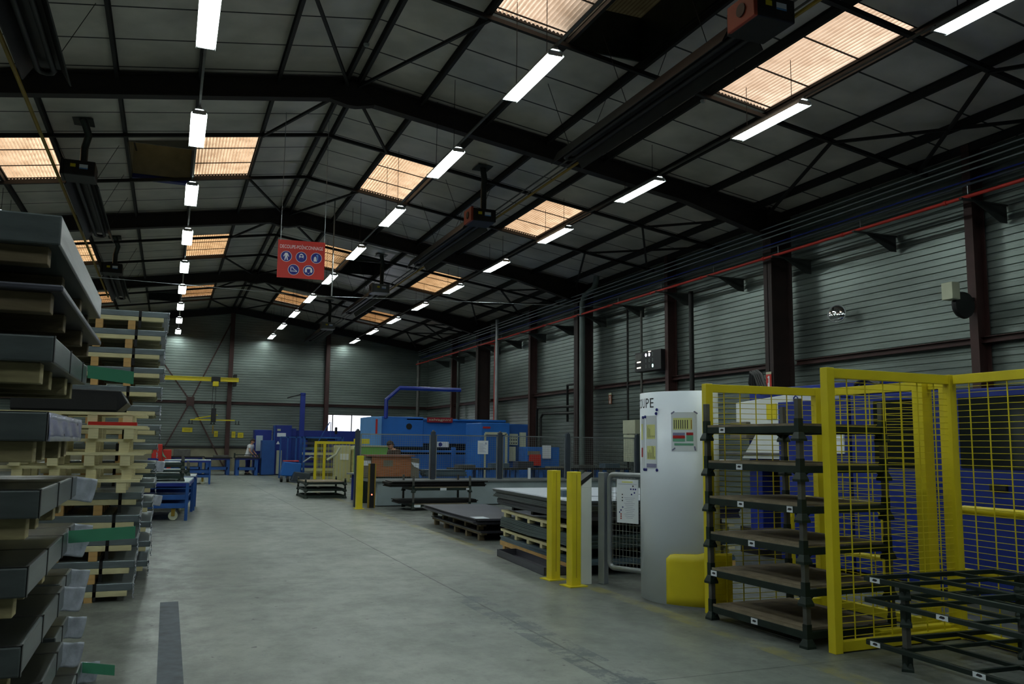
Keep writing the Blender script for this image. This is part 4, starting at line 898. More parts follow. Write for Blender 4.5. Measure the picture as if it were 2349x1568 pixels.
def pack(label, x1, y0, y1, zt, W=1.5, hs=.125, hb=.09, hk=.115, msh=sheet_grey, mw_=pine_old, strapy=(), strapx=(), card=False, tape=0, group='strapped packs in the near stack', film=False, ends=4):
    """x1 right edge, y0..y1 depth, zt top of sheets; cross boards under the sheets, skids under those"""
    H = hs+hb+hk; t = thing('sheet_pack', label, 'sheet pack', (x1-W/2, y0, zt-H), 0, group)
    xa, xb = -W/2, W/2; L = y1-y0
    b = MB(); b.box(xa, xb, 0, L, H-hs, H); b.build('sheet_bundle', msh, t, .008)
    if W >= 1.4: b = MB(); b.box(xa+.012, xb-.012, .012, L-.012, H-.001, H+.0012); b.build('top_wrap', wrap_m, t)
    b = MB(); b.box(xa+.05, xb-.05, 0, .1, hk, H-hs); cb = b.build('cross_board', mw_, t, .004)
    b = MB(); b.box(-.04, .04, 0, .1, 0, hk); sb = b.build('spacer_block', pine_warm if hs < .1 else mw_, t); far = hs < .1 and W < 1.5
    for i in range(ends):
        y = (-.004 if far and i == 0 else .05+(L-.2)*i/(ends-1)); o_ = cb if i == 0 else cb.copy()
        if i: C.objects.link(o_)
        o_.location = (-.02*(i % 2), y, 0)
        for k, q in enumerate((.1, .4, .68)):
            o_ = sb if (i == 0 and k == 0) else sb.copy()
            if o_ is not sb: C.objects.link(o_)
            o_.location = (xa+W*q, y, 0)
    for y in strapy:
        b = MB(); y = L*y; b.box(xa-.003, xb+.003, y-.016, y+.016, H, H+.002); b.box(xb, xb+.003, y-.016, y+.016, H-hs-.0, H+.002); b.box(xa-.003, xa, y-.016, y+.016, H-hs, H+.002); b.build('strap', strap_m, t)
    for x in strapx:
        b = MB(); x = xa+W*x; b.box(x-.016, x+.016, -.004, -.001, hk*.2, H+.002); b.box(x-.016, x+.016, -.004, L, H, H+.002); b.build('strap', strap_m, t)
    if card: tag_card(t, xb-.02, L-.03, H-.0, .2)
    if tape: green_tape(t, xb+.005, L-.02, H-.035, tape, -.03 if tape < .3 else .02)
    if film: wrap(t, xb, -.01, hk*.5, H)
    return t
nearT = [(2.60, .135, 2.45, -.485, sheet_grey), (2.29, .03, 2.3, -.46, sheet_dark), (2.065, .115, 1.65, -.48, sheet_grey), (1.735, .125, 1.62, -.485, sheet_grey), (1.405, .12, 1.62, -.49, sheet_grey),
         (1.085, .125, 1.6, -.515, sheet_grey), (.765, .125, 1.62, -.515, sheet_grey), (.45, .12, 1.6, -.50, sheet_grey)]
# resting heights are made consistent: each pack stands on the one below
tops = [t_[0] for t_ in nearT]
nn = ['topmost and longest', 'second from the top, thin dark sheets', 'third from the top, green tape end', 'fourth from the top, wrapped in shiny film', 'fifth from the top', 'sixth from top, long green tape end', 'seventh from the top, with a clear tag', 'lowest, with a clear tag']
for i, (zt, hs, L, x1, ms) in enumerate(nearT):
    below = tops[i+1] if i < 7 else 0.0
    gap = zt-hs-below; hb = min(.09, gap*.45); hk = gap-hb
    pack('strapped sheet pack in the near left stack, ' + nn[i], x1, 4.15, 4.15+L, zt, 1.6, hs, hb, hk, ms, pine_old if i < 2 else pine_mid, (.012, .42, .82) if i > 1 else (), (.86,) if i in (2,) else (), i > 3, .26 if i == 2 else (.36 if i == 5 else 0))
    if i in (3,):
        t = [o for o in C.objects if o.name.startswith('sheet_pack')][-1]
        b = MB(); H = zt-below
        b.grid(lambda u, v: (.804+.002*math.sin(u*23+v*5), .05+1.5*u, H-hs+hs*v), 30, 4); b.build('shiny_film', mat('lilac film', (150, 152, 180), .2, .3, .2, 8, .12, .8), t, solid=.001, smooth=True)
mid = [(1.06, 'third from below'), (.76, 'second from below'), (.45, 'lowest but one'), (.15, 'lowest')]
ptop = 0
for zt, nmm in mid[::-1]:
    gap = zt-ptop; hs = .07 if gap < .2 else .1; hb = (gap-hs)*.5
    pack('narrow sheet pack behind the near left stack, ' + nmm, -.55+(.1 if zt < .2 else 0), 5.86, 6.56, zt, 1.4, hs, hb, gap-hs-hb, sheet_grey, pine, (.5,), (), True, .2 if zt < .2 else 0, 'packs behind the near stack', ends=2)
    ptop = zt
# front column: five silver packs, then empty pallets
z = 0; fn = ['lowest', 'second from below', 'third from below', 'fourth from below', 'fifth from below under the empty pallets']
for i in range(5):
    z2 = (.18, .405, .63, .86, 1.09)[i]
    pack('silver sheet pack in the second left stack, ' + fn[i], -.25+.008*i, 9.7, 10.9, z2, 1.25, .075, .055, z2-z-.13, sheet_silver, pine, (), (.72+.03*i,), False, 0, 'silver packs in the second stack', True); z = z2
en = ['first above the silver packs', 'second above the silver packs', 'third above the silver packs', 'fourth above the silver packs', 'fifth above the silver packs', 'topmost, carrying the black crate']
for i in range(6):
    h = .135; x0 = -1.5-.02*(i % 3); x1 = -.24+.02*((i*2) % 3)
    t = thing('empty_pallet', 'empty pine pallet in the second left stack, ' + en[i], 'pallet', (x0, 9.55+.05*(i % 2), z+h*i), 0, 'empty pallets in the second stack')
    pallet(t, 0, x1-x0, 0, 1.2, 0, h, pine, 4, 'x', .03)
z2 = z+6*.135
t = thing('black_crate', 'open black crate on top of the empty pine pallets', 'crate', (-.95, 9.6, z2)); b = MB(); b.prism([(-.5, 0), (.45, 0), (.55, .1), (.48, .22), (-.5, .24)], 'y', 0, .9); b.build('body', black, t, .01); b = MB(); b.box(-.5, .45, -.01, 0, .02, .18); b.build('front_panel', steel_black, t)
b = MB(); b.box(-.75, -.3, 9.56, 9.75, 1.766, 1.8); tag(b.build('red_bar', red), 'short red bar stuck among the empty pallets', 'bar')
# rear column of silver packs
z = 0
for i in range(14):
    z2 = z+.2255
    pack('silver strapped sheet pack in the tall rear left stack, %s from the top' % ORD[13-i], -.14+.004*i+(.015 if i % 3 == 1 else 0), 11.06, 12.6, z2, 1.25, .07, .05, .1055, sheet_silver, pine, (), (.5+.01*i+(.1 if i < 7 else .12),), i in (3, 5), 0, 'silver packs in the tall rear stack', True); z = z2
# floor tape
b = MB(); b.box(.02, .19, 4.6, 9.52, 0, .0015); tm = mat('worn dark floor tape', (76, 84, 92), .6, 0, .25, 9, 0, .3, dirt=.3); tag(b.build('floor_tape', tm), 'worn dark grey strip of tape on the floor by the left stacks', 'floor tape')

# ---------------- trolleys ----------------
def trolley(label, loc, rz, W, L, H, top=True):
    t = thing('trolley', label, 'trolley', loc, rz, 'blue trolleys')
    for x in (0, -W):
        for y in (0, L): b = MB(); b.box(x-.03, x+.03, y-.03, y+.03, .0 if x == 0 else .12, H); b.build('leg', blue_bench, t, .004)
    for z0, nm_ in ((.25, 'lower_shelf'), (.42, 'middle_shelf')):
        b = MB(); b.box(-W+.03, -.03, .02, L-.02, z0, z0+.02); b.box(-W+.03, -.03, -.02, .0, z0-.0, z0+.1); b.box(-W+.03, -.03, L, L+.02, z0, z0+.1); b.build(nm_, blue_bench, t, .004)
    b = MB(); b.box(-W-.03, .03, -.03, .03, H-.07, H); b.box(-W-.03, .03, L-.03, L+.03, H-.07, H); b.box(-.03, .03, 0, L, H-.07, H); b.box(-W-.03, -W+.03, 0, L, H-.07, H); b.build('top_frame', navy, t)
    b = MB(); b.box(-W-.02, .02, -.02, L+.02, H, H+.02); b.build('top_plate', grey_skirt, t)
    for x in (-.25, -W+.15):
        for y in (.06, L-.06):
            wh = MB(); wh.lathe([(.03, -.02), (.085, -.022), (.095, -.01), (.095, .01), (.085, .022), (.03, .02)], (x, y, .095), 20, 'x' if y > .1 else 'y'); b = MB(); b.box(x-.04, x+.04, y-.035, y+.035, .18, .25); b.box(x-.035, x+.035, y-.03, y-.024, .09, .2); fk = b.build('fork', yellow_dull, t); wh.build('wheel', cream, fk)
    return t
trolley('blue steel trolley with cream wheels, nearest one beside the left stacks', (.43, 18.95, 0), -.07, 1.5, 2.3, .76)
trolley('blue steel trolley standing directly behind the nearest one', (.64, 21.6, 0), -.05, 1.5, 1.3, .78)
trolley('grey topped blue trolley farther down the left side of the aisle', (1.55, 34.5, 0), -.03, 1.6, 1.2, .88)
for i in range(2):
    t = make_stack_pallet(1.2, 1.2, .24, False, zd=.1); t.location = (-.87, 19.2, .78+i*.24); t['label'] = 'dark stacking pallet on the nearest blue trolley, %s of two' % ('lower', 'upper')[i]; t['group'] = 'stacking pallets on the nearest trolley'
    b = MB(); b.box(.05, 1.15, .05, 1.15, .112, .15); b.build('sheet_load', sheet_green, t)
t = make_stack_pallet(1.2, 1.0, .3, False, zd=.1); t.location = (-.7, 21.75, .8); t['label'] = 'dark stacking pallet with upright posts on the second blue trolley'
b = MB(); b.box(.05, 1.15, .05, .95, .112, .14); b.build('sheet_load', sheet_green, t)
for i, y in enumerate((26.5, 29.5)):
    t = make_stack_pallet(1.3, 1.1, .45, True, zd=.3+.2*i); t.location = (-1.0+.9*i*.4, y, 0); t['label'] = 'dark stacking pallet on the left of the aisle behind the trolleys, %s one' % ('nearer', 'farther')[i]; t['group'] = 'stacking pallets behind the trolleys'

# ---------------- far end: benches, lifter, signs ----------------
def bench(label, x0, x1, y, L, H, mt, group):
    t = thing('work_bench', label, 'bench', (x0, y, 0), 0, group); W = x1-x0
    for x in (.08, W-.08):
        for yy in (.06, L-.06): b = MB(); b.box(x-.08, x+.08, yy-.06, yy+.06, 0, H-.1); b.build('leg', blue_bench, t, .006)
    b = MB(); b.box(.1, W-.1, .0, .08, .25, .38); b.box(.1, W-.1, L-.1, L-.02, .25, .38); b.build('cross_rail', blue_bench, t)
    b = MB(); b.box(0, W, 0, L, H-.12, H-.05); b.build('apron', navy, t); b = MB(); b.box(-.05, W+.1, -.05, L+.05, H-.05, H); b.build('top', steel_black, t)
    return t
t = bench('blue steel work bench where the man in white stands', 3.08, 4.1, 43, .9, .86, 0, 'far blue benches'); 
b = MB(); b.box(-.1, 1.1, .02, .08, .96, 1.0); b.box(-.1, -.04, 0, .1, .86, 1.06); b.box(1.04, 1.1, 0, .1, .86, 1.04); b.build('edge_guide', green_dark, t)
t = bench('blue steel bench left of the white shirted man', 1.75, 2.85, 43.6, 1.1, .84, 0, 'far blue benches')
t = bench('blue steel bench farthest left at the end wall', .2, 1.6, 43.8, 1.1, .88, 0, 'far blue benches')
for x, y, w_, z0, h_, m, nm in ((.3, 44.0, .75, .88, .34, grey_post, 'grey electrical box on the farthest left bench'), (2.1, 43.9, .7, .84, .1, grey_post, 'grey flat tooling on the left far bench'), (3.2, 43.4, .6, .86, .06, greybrown, 'small carton on the white shirted man\'s bench')):
    b = MB(); b.box(x, x+w_, y, y+.4, z0, z0+h_); tag(b.build('tool_box', m, None, .01), nm, 'box')
t = thing('red_machine', 'red stand with green screen at the far left end of the hall', 'machine', (-.3, 43, 0))
b = MB(); b.box(-.35, .1, 0, .4, 0, 1.45); b.build('body', red, t, .03); b = MB(); b.box(.12, .5, 0, .4, 0, 1.2); b.build('side_body', red, t, .03); b = MB(); b.add([(.08, -.05, 1.2), (.16, -.05, 1.0), (.3, -.05, .8), (.14, -.05, .9)], [(0,1,2,3)]); b.build('screen', ink_green, t, solid=.03)
b = MB(); b.box(-.5, -.05, -.02, 0, .5, .8); b.build('lower_panel', navy, t)
# jib crane beam, hoist and vacuum lifter
t = thing('jib_crane', 'yellow overhead crane beam in front of the end wall with a hoist', 'crane', (3.2, 48.3, 4.9))
b = MB(); b.ibeam((-5.5, 0, 0), (.2, 0, 0), .14, .22, .03); b.build('beam', yellow, t); b = MB(); b.box(-.05, .1, .0, .72, -.3, .3); b.build('wall_mount', steel_black, t)
b = MB(); b.box(-1.12, -.82, -.15, .15, -.38, -.12); b.build('trolley_hoist', yellow, t, .03); b = MB(); b.box(-1.2, -.75, -.12, .12, -.16, .14); b.build('hoist_frame', black, t, .02)
for x in (-1.1, -.95): b = MB(); b.tube([(x, 0, -.3), (x, 0, -1.6)], .012, 5); b.build('chain', black, t)
t = thing('vacuum_lifter', 'yellow vacuum lifting bar with black cups hanging before the end wall', 'lifter', (2.2, 48.3, 2.5))
b = MB(); b.box(-1.15, 1.1, -.03, .03, .2, .26); b.bar((-.9, .3, .3), (.2, .0, .5), .05); b.build('spreader_bar', yellow, t); b = MB(); b.box(-.12, .12, -.1, .1, .1, .85); b.tube([(0, 0, .85), (0, 0, 1.1)], .03, 6); b.build('pump_unit', black, t, .02)
for x in (-1.2, -1.05, -.1, .05, 1.15, 1.3): b = MB(); b.lathe([(.09, 0), (.05, .03), (.02, .06), (.02, .2)], (x, 0, 0), 12); b.build('suction_cup', black, t)
b = MB(); b.box(-.03, .03, -.03, .03, -.5, -.05); b.build('pendant', yellow_dull, t)
for i, (x, z, w_, h_, nm) in enumerate(((.95, 2.2, .52, .24, 'wide yellow sign on the end wall under the crossed bracing'), (2.42, 2.0, .2, .32, 'small yellow sign on the end wall left of the column'), (3.33, 1.98, .2, .34, 'small yellow sign on the end wall just right of the column'), (3.7, 1.95, .3, .28, 'squarish yellow sign on the end wall above the man in white'))):
    t = thing('wall_sign', nm, 'sign', (x, YE-.03, z), 0, None); flat('plate', 0, 0, w_, h_, face_neg_y(0, 0, 0), yellow, t, .01)
    for q in range(2): flat('print_line', 0, .03-.07*q, w_*.6, .015, face_neg_y(0, -.012, 0), ink, t, .001)
# navy line of machines at the far end
t = thing('punching_machine', 'navy blue punching machine line across the far right part of the hall', 'machine', (4.6, 44, 0))
def bz(nm_, x0, x1, y0, y1, z0, z1, m, bev=.01): return bx(nm_, x0, x1, y0, y1, z0, z1, m, t, bev)
bz('control_cabinet', 4.02, 4.85, 44.6, 45.4, .05, 2.2, navy); bz('white_door_panel', 4.1, 4.42, 44.57, 44.6, 1.15, 1.92, grey_skirt, 0); bz('blue_cabinet', 4.25, 4.86, 43.0, 43.8, .03, 1.68, blue_bench)
bz('tower', 4.9, 5.7, 43.6, 44.6, .02, 2.43, navy); bz('tower_edge', 4.84, 4.9, 43.55, 43.6, .02, 2.4, blue_bench); bz('main_frame', 5.7, 10.2, 44.0, 45.5, .3, 2.2, navy); bz('step_block', 5.7, 5.95, 43.8, 44.4, 1.9, 2.28, navy); bz('dark_slot', 6.2, 8.0, 43.97, 44, 1.75, 1.9, glass_dark, 0)
bz('name_plate', 5.0, 5.42, 43.57, 43.6, 1.87, 2.05, paper, 0); bz('small_plate', 5.0, 5.16, 43.57, 43.6, 2.15, 2.25, cream, 0)
poly('warning_triangle', [(.32, 1.5), (.5, 1.5), (.41, 1.66)], face_neg_y(.05, -.41, 0), signwhite, t); bz('side_machine', 6.4, 7.2, 42.0, 43.0, 1.2, 1.85, green_dark); bz('grey_door', 5.0, 5.25, 43.5, 43.55, .05, 1.2, cream, 0)
b = MB(); b.box(.25, .9, -.2, 1.4, 2.1, 2.12); b.build('service_deck', navy, t)
t = thing('swivel_crane', 'tall slim navy crane post standing behind the far machines', 'crane', (5.95, 42.0, 0))
b = MB(); b.box(-.11, .11, -.11, .11, 0, 3.85); b.build('mast', navy, t, .01); b = MB(); b.tube([(-.05, 0, 3.9), (-.5, -.1, 3.78), (-.75, -.1, 3.7)], .03, 6); b.build('short_arm', steel_black, t); b = MB(); b.lathe([(.13, 3.85), (.13, 3.97), (0, 3.99)], (0, 0, 0), 12); b.build('cap', navy, t)
t = thing('mesh_cage', 'blue framed wire cage in front of the far navy machine', 'cage', (4.75, 40.0, 0))
b = MB()
for x in (0, .32, .7, 1.05): b.box(x-.03, x+.03, -.03, .03, 0, 1.85)
b.box(0, 1.05, -.03, .03, 1.8, 1.86); b.box(0, 1.05, -.03, .03, .1, .16); b.build('frame', blue_bench, t)
b = MB()
for i in range(26): b.box(.02+i*.04, .024+i*.04, -.003, .003, .1, 1.85)
for i in range(40): b.box(0, 1.05, -.003, .003, .12+i*.043, .124+i*.043)
b.build('wire_mesh', blue_bench, t)
b = MB(); b.bar((1.2, -.2, .8), (2.15, -.2, 2.55), .04); b.bar((2.2, -.2, 2.55), (2.2, -.2, 1.8), .03); b.bar((2.45, -.2, 2.0), (2.45, -.2, 1.6), .03); b.build('inclined_bar', blue_bench, t)
b = MB(); b.lathe([(.05, 2.0), (.06, 2.05), (.06, 2.3), (0, 2.33)], (2.45, -.2, 0), 10); b.build('signal_lamp', black, t)
t = thing('blue_frame_rack', 'blue steel shelf rack loaded with dark drawers behind the far yellow fence', 'rack', (5.35, 36.8, 0))
b = MB()
for x in (0, 1.6): b.box(x-.04, x+.04, -.04, .04, 0, 1.85); b.box(x-.04, x+.04, .9, .98, 0, 1.85)
b.box(0, 1.6, -.04, .04, 1.78, 1.85); b.box(0, 1.6, .9, .98, 1.78, 1.85); b.build('frame', blue_bench, t)
for i in range(7): b = MB(); b.box(.05, 1.5, .02, .9, .2+i*.22, .3+i*.22); b.build('drawer', (sheet_dark, cream, sheet_blue)[i % 3], t)
t = thing('cream_machine', 'cream coloured machine with rounded drum behind the far yellow fence', 'machine', (6.6, 35.9, 0))
b = MB(); b.box(-.1, .55, 0, .5, 0, 1.5); b.build('body', cream, t, .03); b = MB(); b.lathe([(.0, .0), (.27, .0), (.28, 1.1), (.36, 1.2), (.3, 1.32), (0, 1.36)], (.85, .2, .15), 18); b.build('drum', cream, t); b = MB(); b.box(.1, .45, -.03, 0, .9, 1.15); b.build('panel', paper, t)
# floor scrubber
t = thing('floor_scrubber', 'blue and black floor scrubber parked at the far right of the aisle', 'cleaning machine', (4.35, 36.2, 0), 0)
b = MB(); b.prism([(.0, .25), (.75, .2), (.8, .75), (.1, .82)], 'y', -.25, .35); b.build('tank', blue, t, .03); b = MB(); b.box(.1, .7, -.2, .3, .82, .86); b.build('lid', red, t, .01); b = MB(); b.prism([(.35, .05), (1.1, .05), (1.15, .35), (.5, .42)], 'y', -.55, -.1); b.build('brush_hood', grey_fence, t, .03)
for x in (0, .25): b = MB(); b.lathe([(.02, -.04), (.11, -.045), (.12, 0), (.11, .045), (.02, .04)], (x, -.35, .12), 14, 'x'); b.build('wheel', black, t)
b = MB(); b.tube([(.9, 0, .8), (1.2, 0, 1.0), (1.35, 0, .98)], .03, 8); b.build('handle', alu, t)
# far yellow fence
def yfence(label, x0, x1, y, h, posts):
    t = thing('mesh_fence_panel', label, 'fence panel', (x0, y, 0), 0, 'far yellow fence'); L = x1-x0
    for p in posts: b = MB(); b.box(p-.05, p+.05, -.04, .04, 0, h); b.build('post', yellow, t)
    b = MB(); b.box(0, L, -.03, .03, h-.11, h); b.build('top_rail', yellow, t); b = MB()
    for i in range(28): z = .06+i*.053; b.box(0, L, -.004, .004, z-.004, z+.004)
    for i in range(1, int(L/.14)): b.box(i*.14-.005, i*.14+.005, -.01, -.003, .03, h-.1)
    b.build('wire_mesh', yellow, t); return t
t = yfence('yellow mesh fence with two thick posts far down the aisle on the right', 5.42, 7.45, 34.55, 1.66, (.05, .4, 1.98))
b = MB(); b.tube([(1.0, -.08, 1.42), (.85, -.08, 1.15), (.5, -.08, .92)], .05, 6); b.build('hanging_rag', cream, t)
# stool
t = thing('round_stool', 'round grey stool beside the left end of the mesh guard', 'stool', (4.1, 22.9, 0)); t.location = (5.0, 24.6, 0)
b = MB(); b.lathe([(0, .72), (.2, .72), (.2, .76), (0, .77)], (0, 0, 0), 18); b.build('seat', alu, t); b = MB(); b.lathe([(.06, 0), (.06, .72)], (0, 0, 0), 10); b.build('stem', navy, t)

# ---------------- light blue punching machine ----------------
t = thing('panel_machine', 'long light blue sheet metal machine with a red salvagnini plate behind the mesh guard', 'machine', (6.2, 28, 0))
b_ = lambda nm_, x0, x1, y0, y1, z0, z1, m, bev=.02: bx(nm_, x0, x1, y0, y1, z0, z1, m, t, bev)
b_('end_panel', 6.18, 6.55, 27.9, 29.6, .2, 2.48, blue_lt); b_('upper_body', 6.55, 8.0, 28.0, 29.6, 1.5, 2.5, blue); b_('upper_beam', 8.0, 11.0, 28.05, 29.6, 1.62, 2.44, blue); b_('top_cap', 7.4, 11.0, 28.0, 29.7, 2.38, 2.46, blue_lt if 0 else blue)
b_('lower_body', 6.55, 11.0, 28.2, 29.4, .2, 1.25, blue); b_('dark_throat', 6.6, 11.0, 28.5, 29.3, 1.25, 1.62, glass_dark, 0); b_('plinth', 6.3, 11.0, 28.3, 29.4, 0, .2, black)
b_('sign_plate', 8.12, 9.02, 27.97, 28.0, 2.33, 2.5, sign_red_dark, 0); text('lettering', 'salvagnini', face_neg_y(2.37, -.034, 2.415), cream, t, .78, .1)
for x, z in ((7.5, 2.18), (10.15, 2.12)): b = MB(); b.lathe([(0, -.02), (.1, -.02), (.1, .03)], (x-6.2, -.0 if x < 8 else .04, z), 18, 'y'); b.build('port_hole', black, t)
b_('vertical_mark', 6.34, 6.4, 27.88, 27.9, 1.9, 2.4, ink_red, 0); b_('notice_plate', 8.5, 8.9, 27.98, 28.05, 1.5, 1.68, paper, 0); poly('notice_symbol', [(2.4+.07*math.cos(a*PI/8), 1.59+.07*math.sin(a*PI/8)) for a in range(16)], face_neg_y(0, -.03, 0), signblue, t)
for x in (8.9, 9.5, 10.2): b_('support_leg', x, x+.14, 27.6, 27.75, .1, 1.5, blue)
b_('cross_bar', 6.8, 10.6, 27.65, 27.72, 1.32, 1.4, blue)
b = MB(); b.bar((3.75, -.3, 1.95), (4.2, -.5, 1.2), .04); b.build('gas_strut', blue_lt, t)
b = MB(); b.tube([(.5, 0, 2.44), (.5, 0, 3.05-.0), (.95, 0, 3.46), (3.1, 0, 3.46)], .07, 8); b.build('boom_arm', navy, t)
b = MB(); b.tube([(3.05, 0, 3.4), (3.05, 0, 2.44)], .02, 6); b.build('boom_cable', black, t)
t = thing('control_booth', 'light blue box cabinet with cream framed door at the right end of the blue machine', 'cabinet', (9.0, 25, 0))
b = MB(); b.box(0, .95, 0, 1.5, 0, 2.28); b.build('body', blue, t, .02); b = MB(); b.box(.95, 1.7, .3, 1.5, .05, 2.26); b.build('side_body', blue_bench, t, .02)
b = MB(); b.bar((.12, -.02, 1.95), (.82, -.02, 1.95), .08); b.bar((.82, -.02, .3), (.82, -.02, 1.95), .08); b.bar((.12, -.02, .3), (.12, -.02, 1.95), .05); b.build('door_frame', cream, t); b = MB(); b.box(.05, .3, -.01, 0, 2.1, 2.16); b.build('name_plate', ink_red, t)
b = MB(); b.box(.98, 1.32, .22, .3, 1.6, 1.95); b.box(1.4, 1.6, .22, .3, 1.45, 2.0); b.box(.95, 1.25, .22, .3, 1.1, 1.55); b.build('switch_box', cream, t)
b = MB()
for i in range(3):
    for k in range(4): b.box(1.0+.08*k, 1.04+.08*k, .21, .22, 1.64+.1*i, 1.68+.1*i)
b.build('push_button', ink, t)
t = thing('parts_cabinet', 'low blue cabinet with red folder and papers right of the control booth', 'cabinet', (10.25, 24.3, 0))
b = MB(); b.box(0, 1.1, 0, .7, .05, 1.55); b.build('body', blue, t, .02); b = MB(); b.box(.05, .42, -.1, -.02, .98, 1.32); b.build('red_folder', red, t); b = MB(); b.box(.02, .4, -.08, -.01, 1.3, 1.42); b.build('brown_box', greybrown, t); b = MB(); b.box(.5, .78, -.05, -.02, 1.2, 1.6); b.build('paper_notice', paper, t)
for i in range(7):
    x = 6.7+i*.95; y = 23.35+.1*(i % 2)
    if i < 1: continue
    t = thing('roller_table', 'blue legged roller table behind the mesh guard, %s from the left' % ORD[i-1], 'table', (x, y, 0), 0, 'roller tables behind the mesh guard')
    for xx in (.05, .8):
        for yy in (.05, .6): b = MB(); b.box(xx-.05, xx+.05, yy-.05, yy+.05, 0, .88); b.build('leg', blue, t)
    b = MB(); b.box(.1, .75, .02, .06, .5, .62); b.build('cross_rail', blue, t); b = MB(); b.box(-.02, .9, -.05, .7, .88, .93); b.build('top', steel_black, t)
    b = MB(); b.box(.1+.05*(i % 3), .6+.07*(i % 3), .1, .5, .93, .97+.05*(i % 4)); b.build('part_pile', (greybrown, grey_post, sheet_blue, sheet_dark)[i % 4], t)
t = thing('sheet_pile', 'pile of blue grey sheets behind the second guard post', 'sheets', (6.65, 23.0, .85)); b = sheets(None, 0, 1.2, 0, .55, .02, .2, sheet_blue, 6, .04); b.build('sheet_bundle', sheet_blue, t); b = MB(); b.box(.05, 1.15, .03, .52, -.7, .018); b.build('stand', blue, t); t.location.z = .7
t = thing('orange_crate', 'orange stained plywood crate with a white label behind the mesh guard', 'crate', (5.2, 23.2, .3))
b = MB(); b.box(0, 1.1, 0, .8, .4, .95); b.build('side', orange_wood, t, .005); b = MB(); b.box(-.12, 1.2, -.05, .85, .95, .99); b.build('lid', mat('dusty brown board', (132, 88, 70), .8), t); b = MB(); b.box(.32, .58, -.004, 0, .68, .85); b.build('label_sheet', greybrown, t)
b = MB(); b.box(1.1, 1.35, .05, .7, .38, .9); b.build('grey_side', greybrown, t); b = MB(); b.add([(1.1, .04, .8), (1.34, .04, .77), (1.34, .04, .62), (1.2, .04, .68)], [(0,1,2,3)]); b.build('white_film', paper, t, solid=.004)
b = MB(); b.box(-.3, 0, .05, .7, .38, .92); b.build('grey_side', greybrown, t); b = MB(); b.box(-.3, 1.35, -.02, .82, -.3, .38); b.build('stand', green_dark, t); b = MB(); b.box(-.28, -.02, .04, .05, .7, .84); b.build('paper_label', paper, t)
t = thing('green_counter', 'leaf green low panel machine behind the orange crate', 'machine', (5.25, 25.9, 0)); b = MB(); b.box(.12, 1.05, 0, .6, 0, 1.5); b.build('body', green_m, t, .02); b = MB(); b.box(.12, 1.05, -.02, .6, 1.5, 1.54); b.build('top', cream, t)
t = thing('mesh_fence_panel', 'short yellow framed board left of the green machine', 'fence panel', (5.2, 27.2, 0)); b = MB(); b.box(.3, .8, 0, .05, 1.58, 1.74); b.build('board', yellow, t); b = MB(); b.box(.5, .56, 0, .05, 0, 1.58); b.build('leg', yellow, t)

# ---------------- people ----------------
skin = mat('skin', (196, 146, 118), .6, 0, .05, 6); hair_m = mat('dark brown hair', (48, 34, 26), .7, 0, .2, 30); tee = mat('white t-shirt cotton', (238, 240, 244), .85, 0, .04, 8); denim = mat('blue work trousers', (36, 48, 132), .8, 0, .12, 12); shoe_m = mat('black work shoes', (24, 22, 22), .5); brown_cloth = mat('dark brown sweater', (66, 50, 42), .9, 0, .15, 14); eye_m = mat('dark eye', (26, 20, 18), .3)
def skin_mesh(name, pts, edges, rad, m, parent, root=0, sub=2, grow=0):
    me = bpy.data.meshes.new(name); me.from_pydata(pts, edges, []); o = bpy.data.objects.new(name, me); C.objects.link(o)
    md = o.modifiers.new('s', 'SKIN'); md.use_smooth_shade = True
    for i, v in enumerate(me.skin_vertices[0].data): v.radius = (rad[i]+grow, rad[i]+grow) if isinstance(rad[i], (int, float)) else (rad[i][0]+grow, rad[i][1]+grow); v.use_root = (i == root)
    sd = o.modifiers.new('d', 'SUBSURF'); sd.levels = sub; sd.render_levels = sub
    bpy.context.view_layer.update(); dg = bpy.context.evaluated_depsgraph_get(); nm = bpy.data.meshes.new_from_object(o.evaluated_get(dg))
    C.objects.unlink(o); bpy.data.objects.remove(o)
    nm.materials.clear(); nm.materials.append(m)
    for p in nm.polygons: p.use_smooth = True
    r = bpy.data.objects.new(name, nm); C.objects.link(r)
    if parent is not None: r.parent = parent
    return r
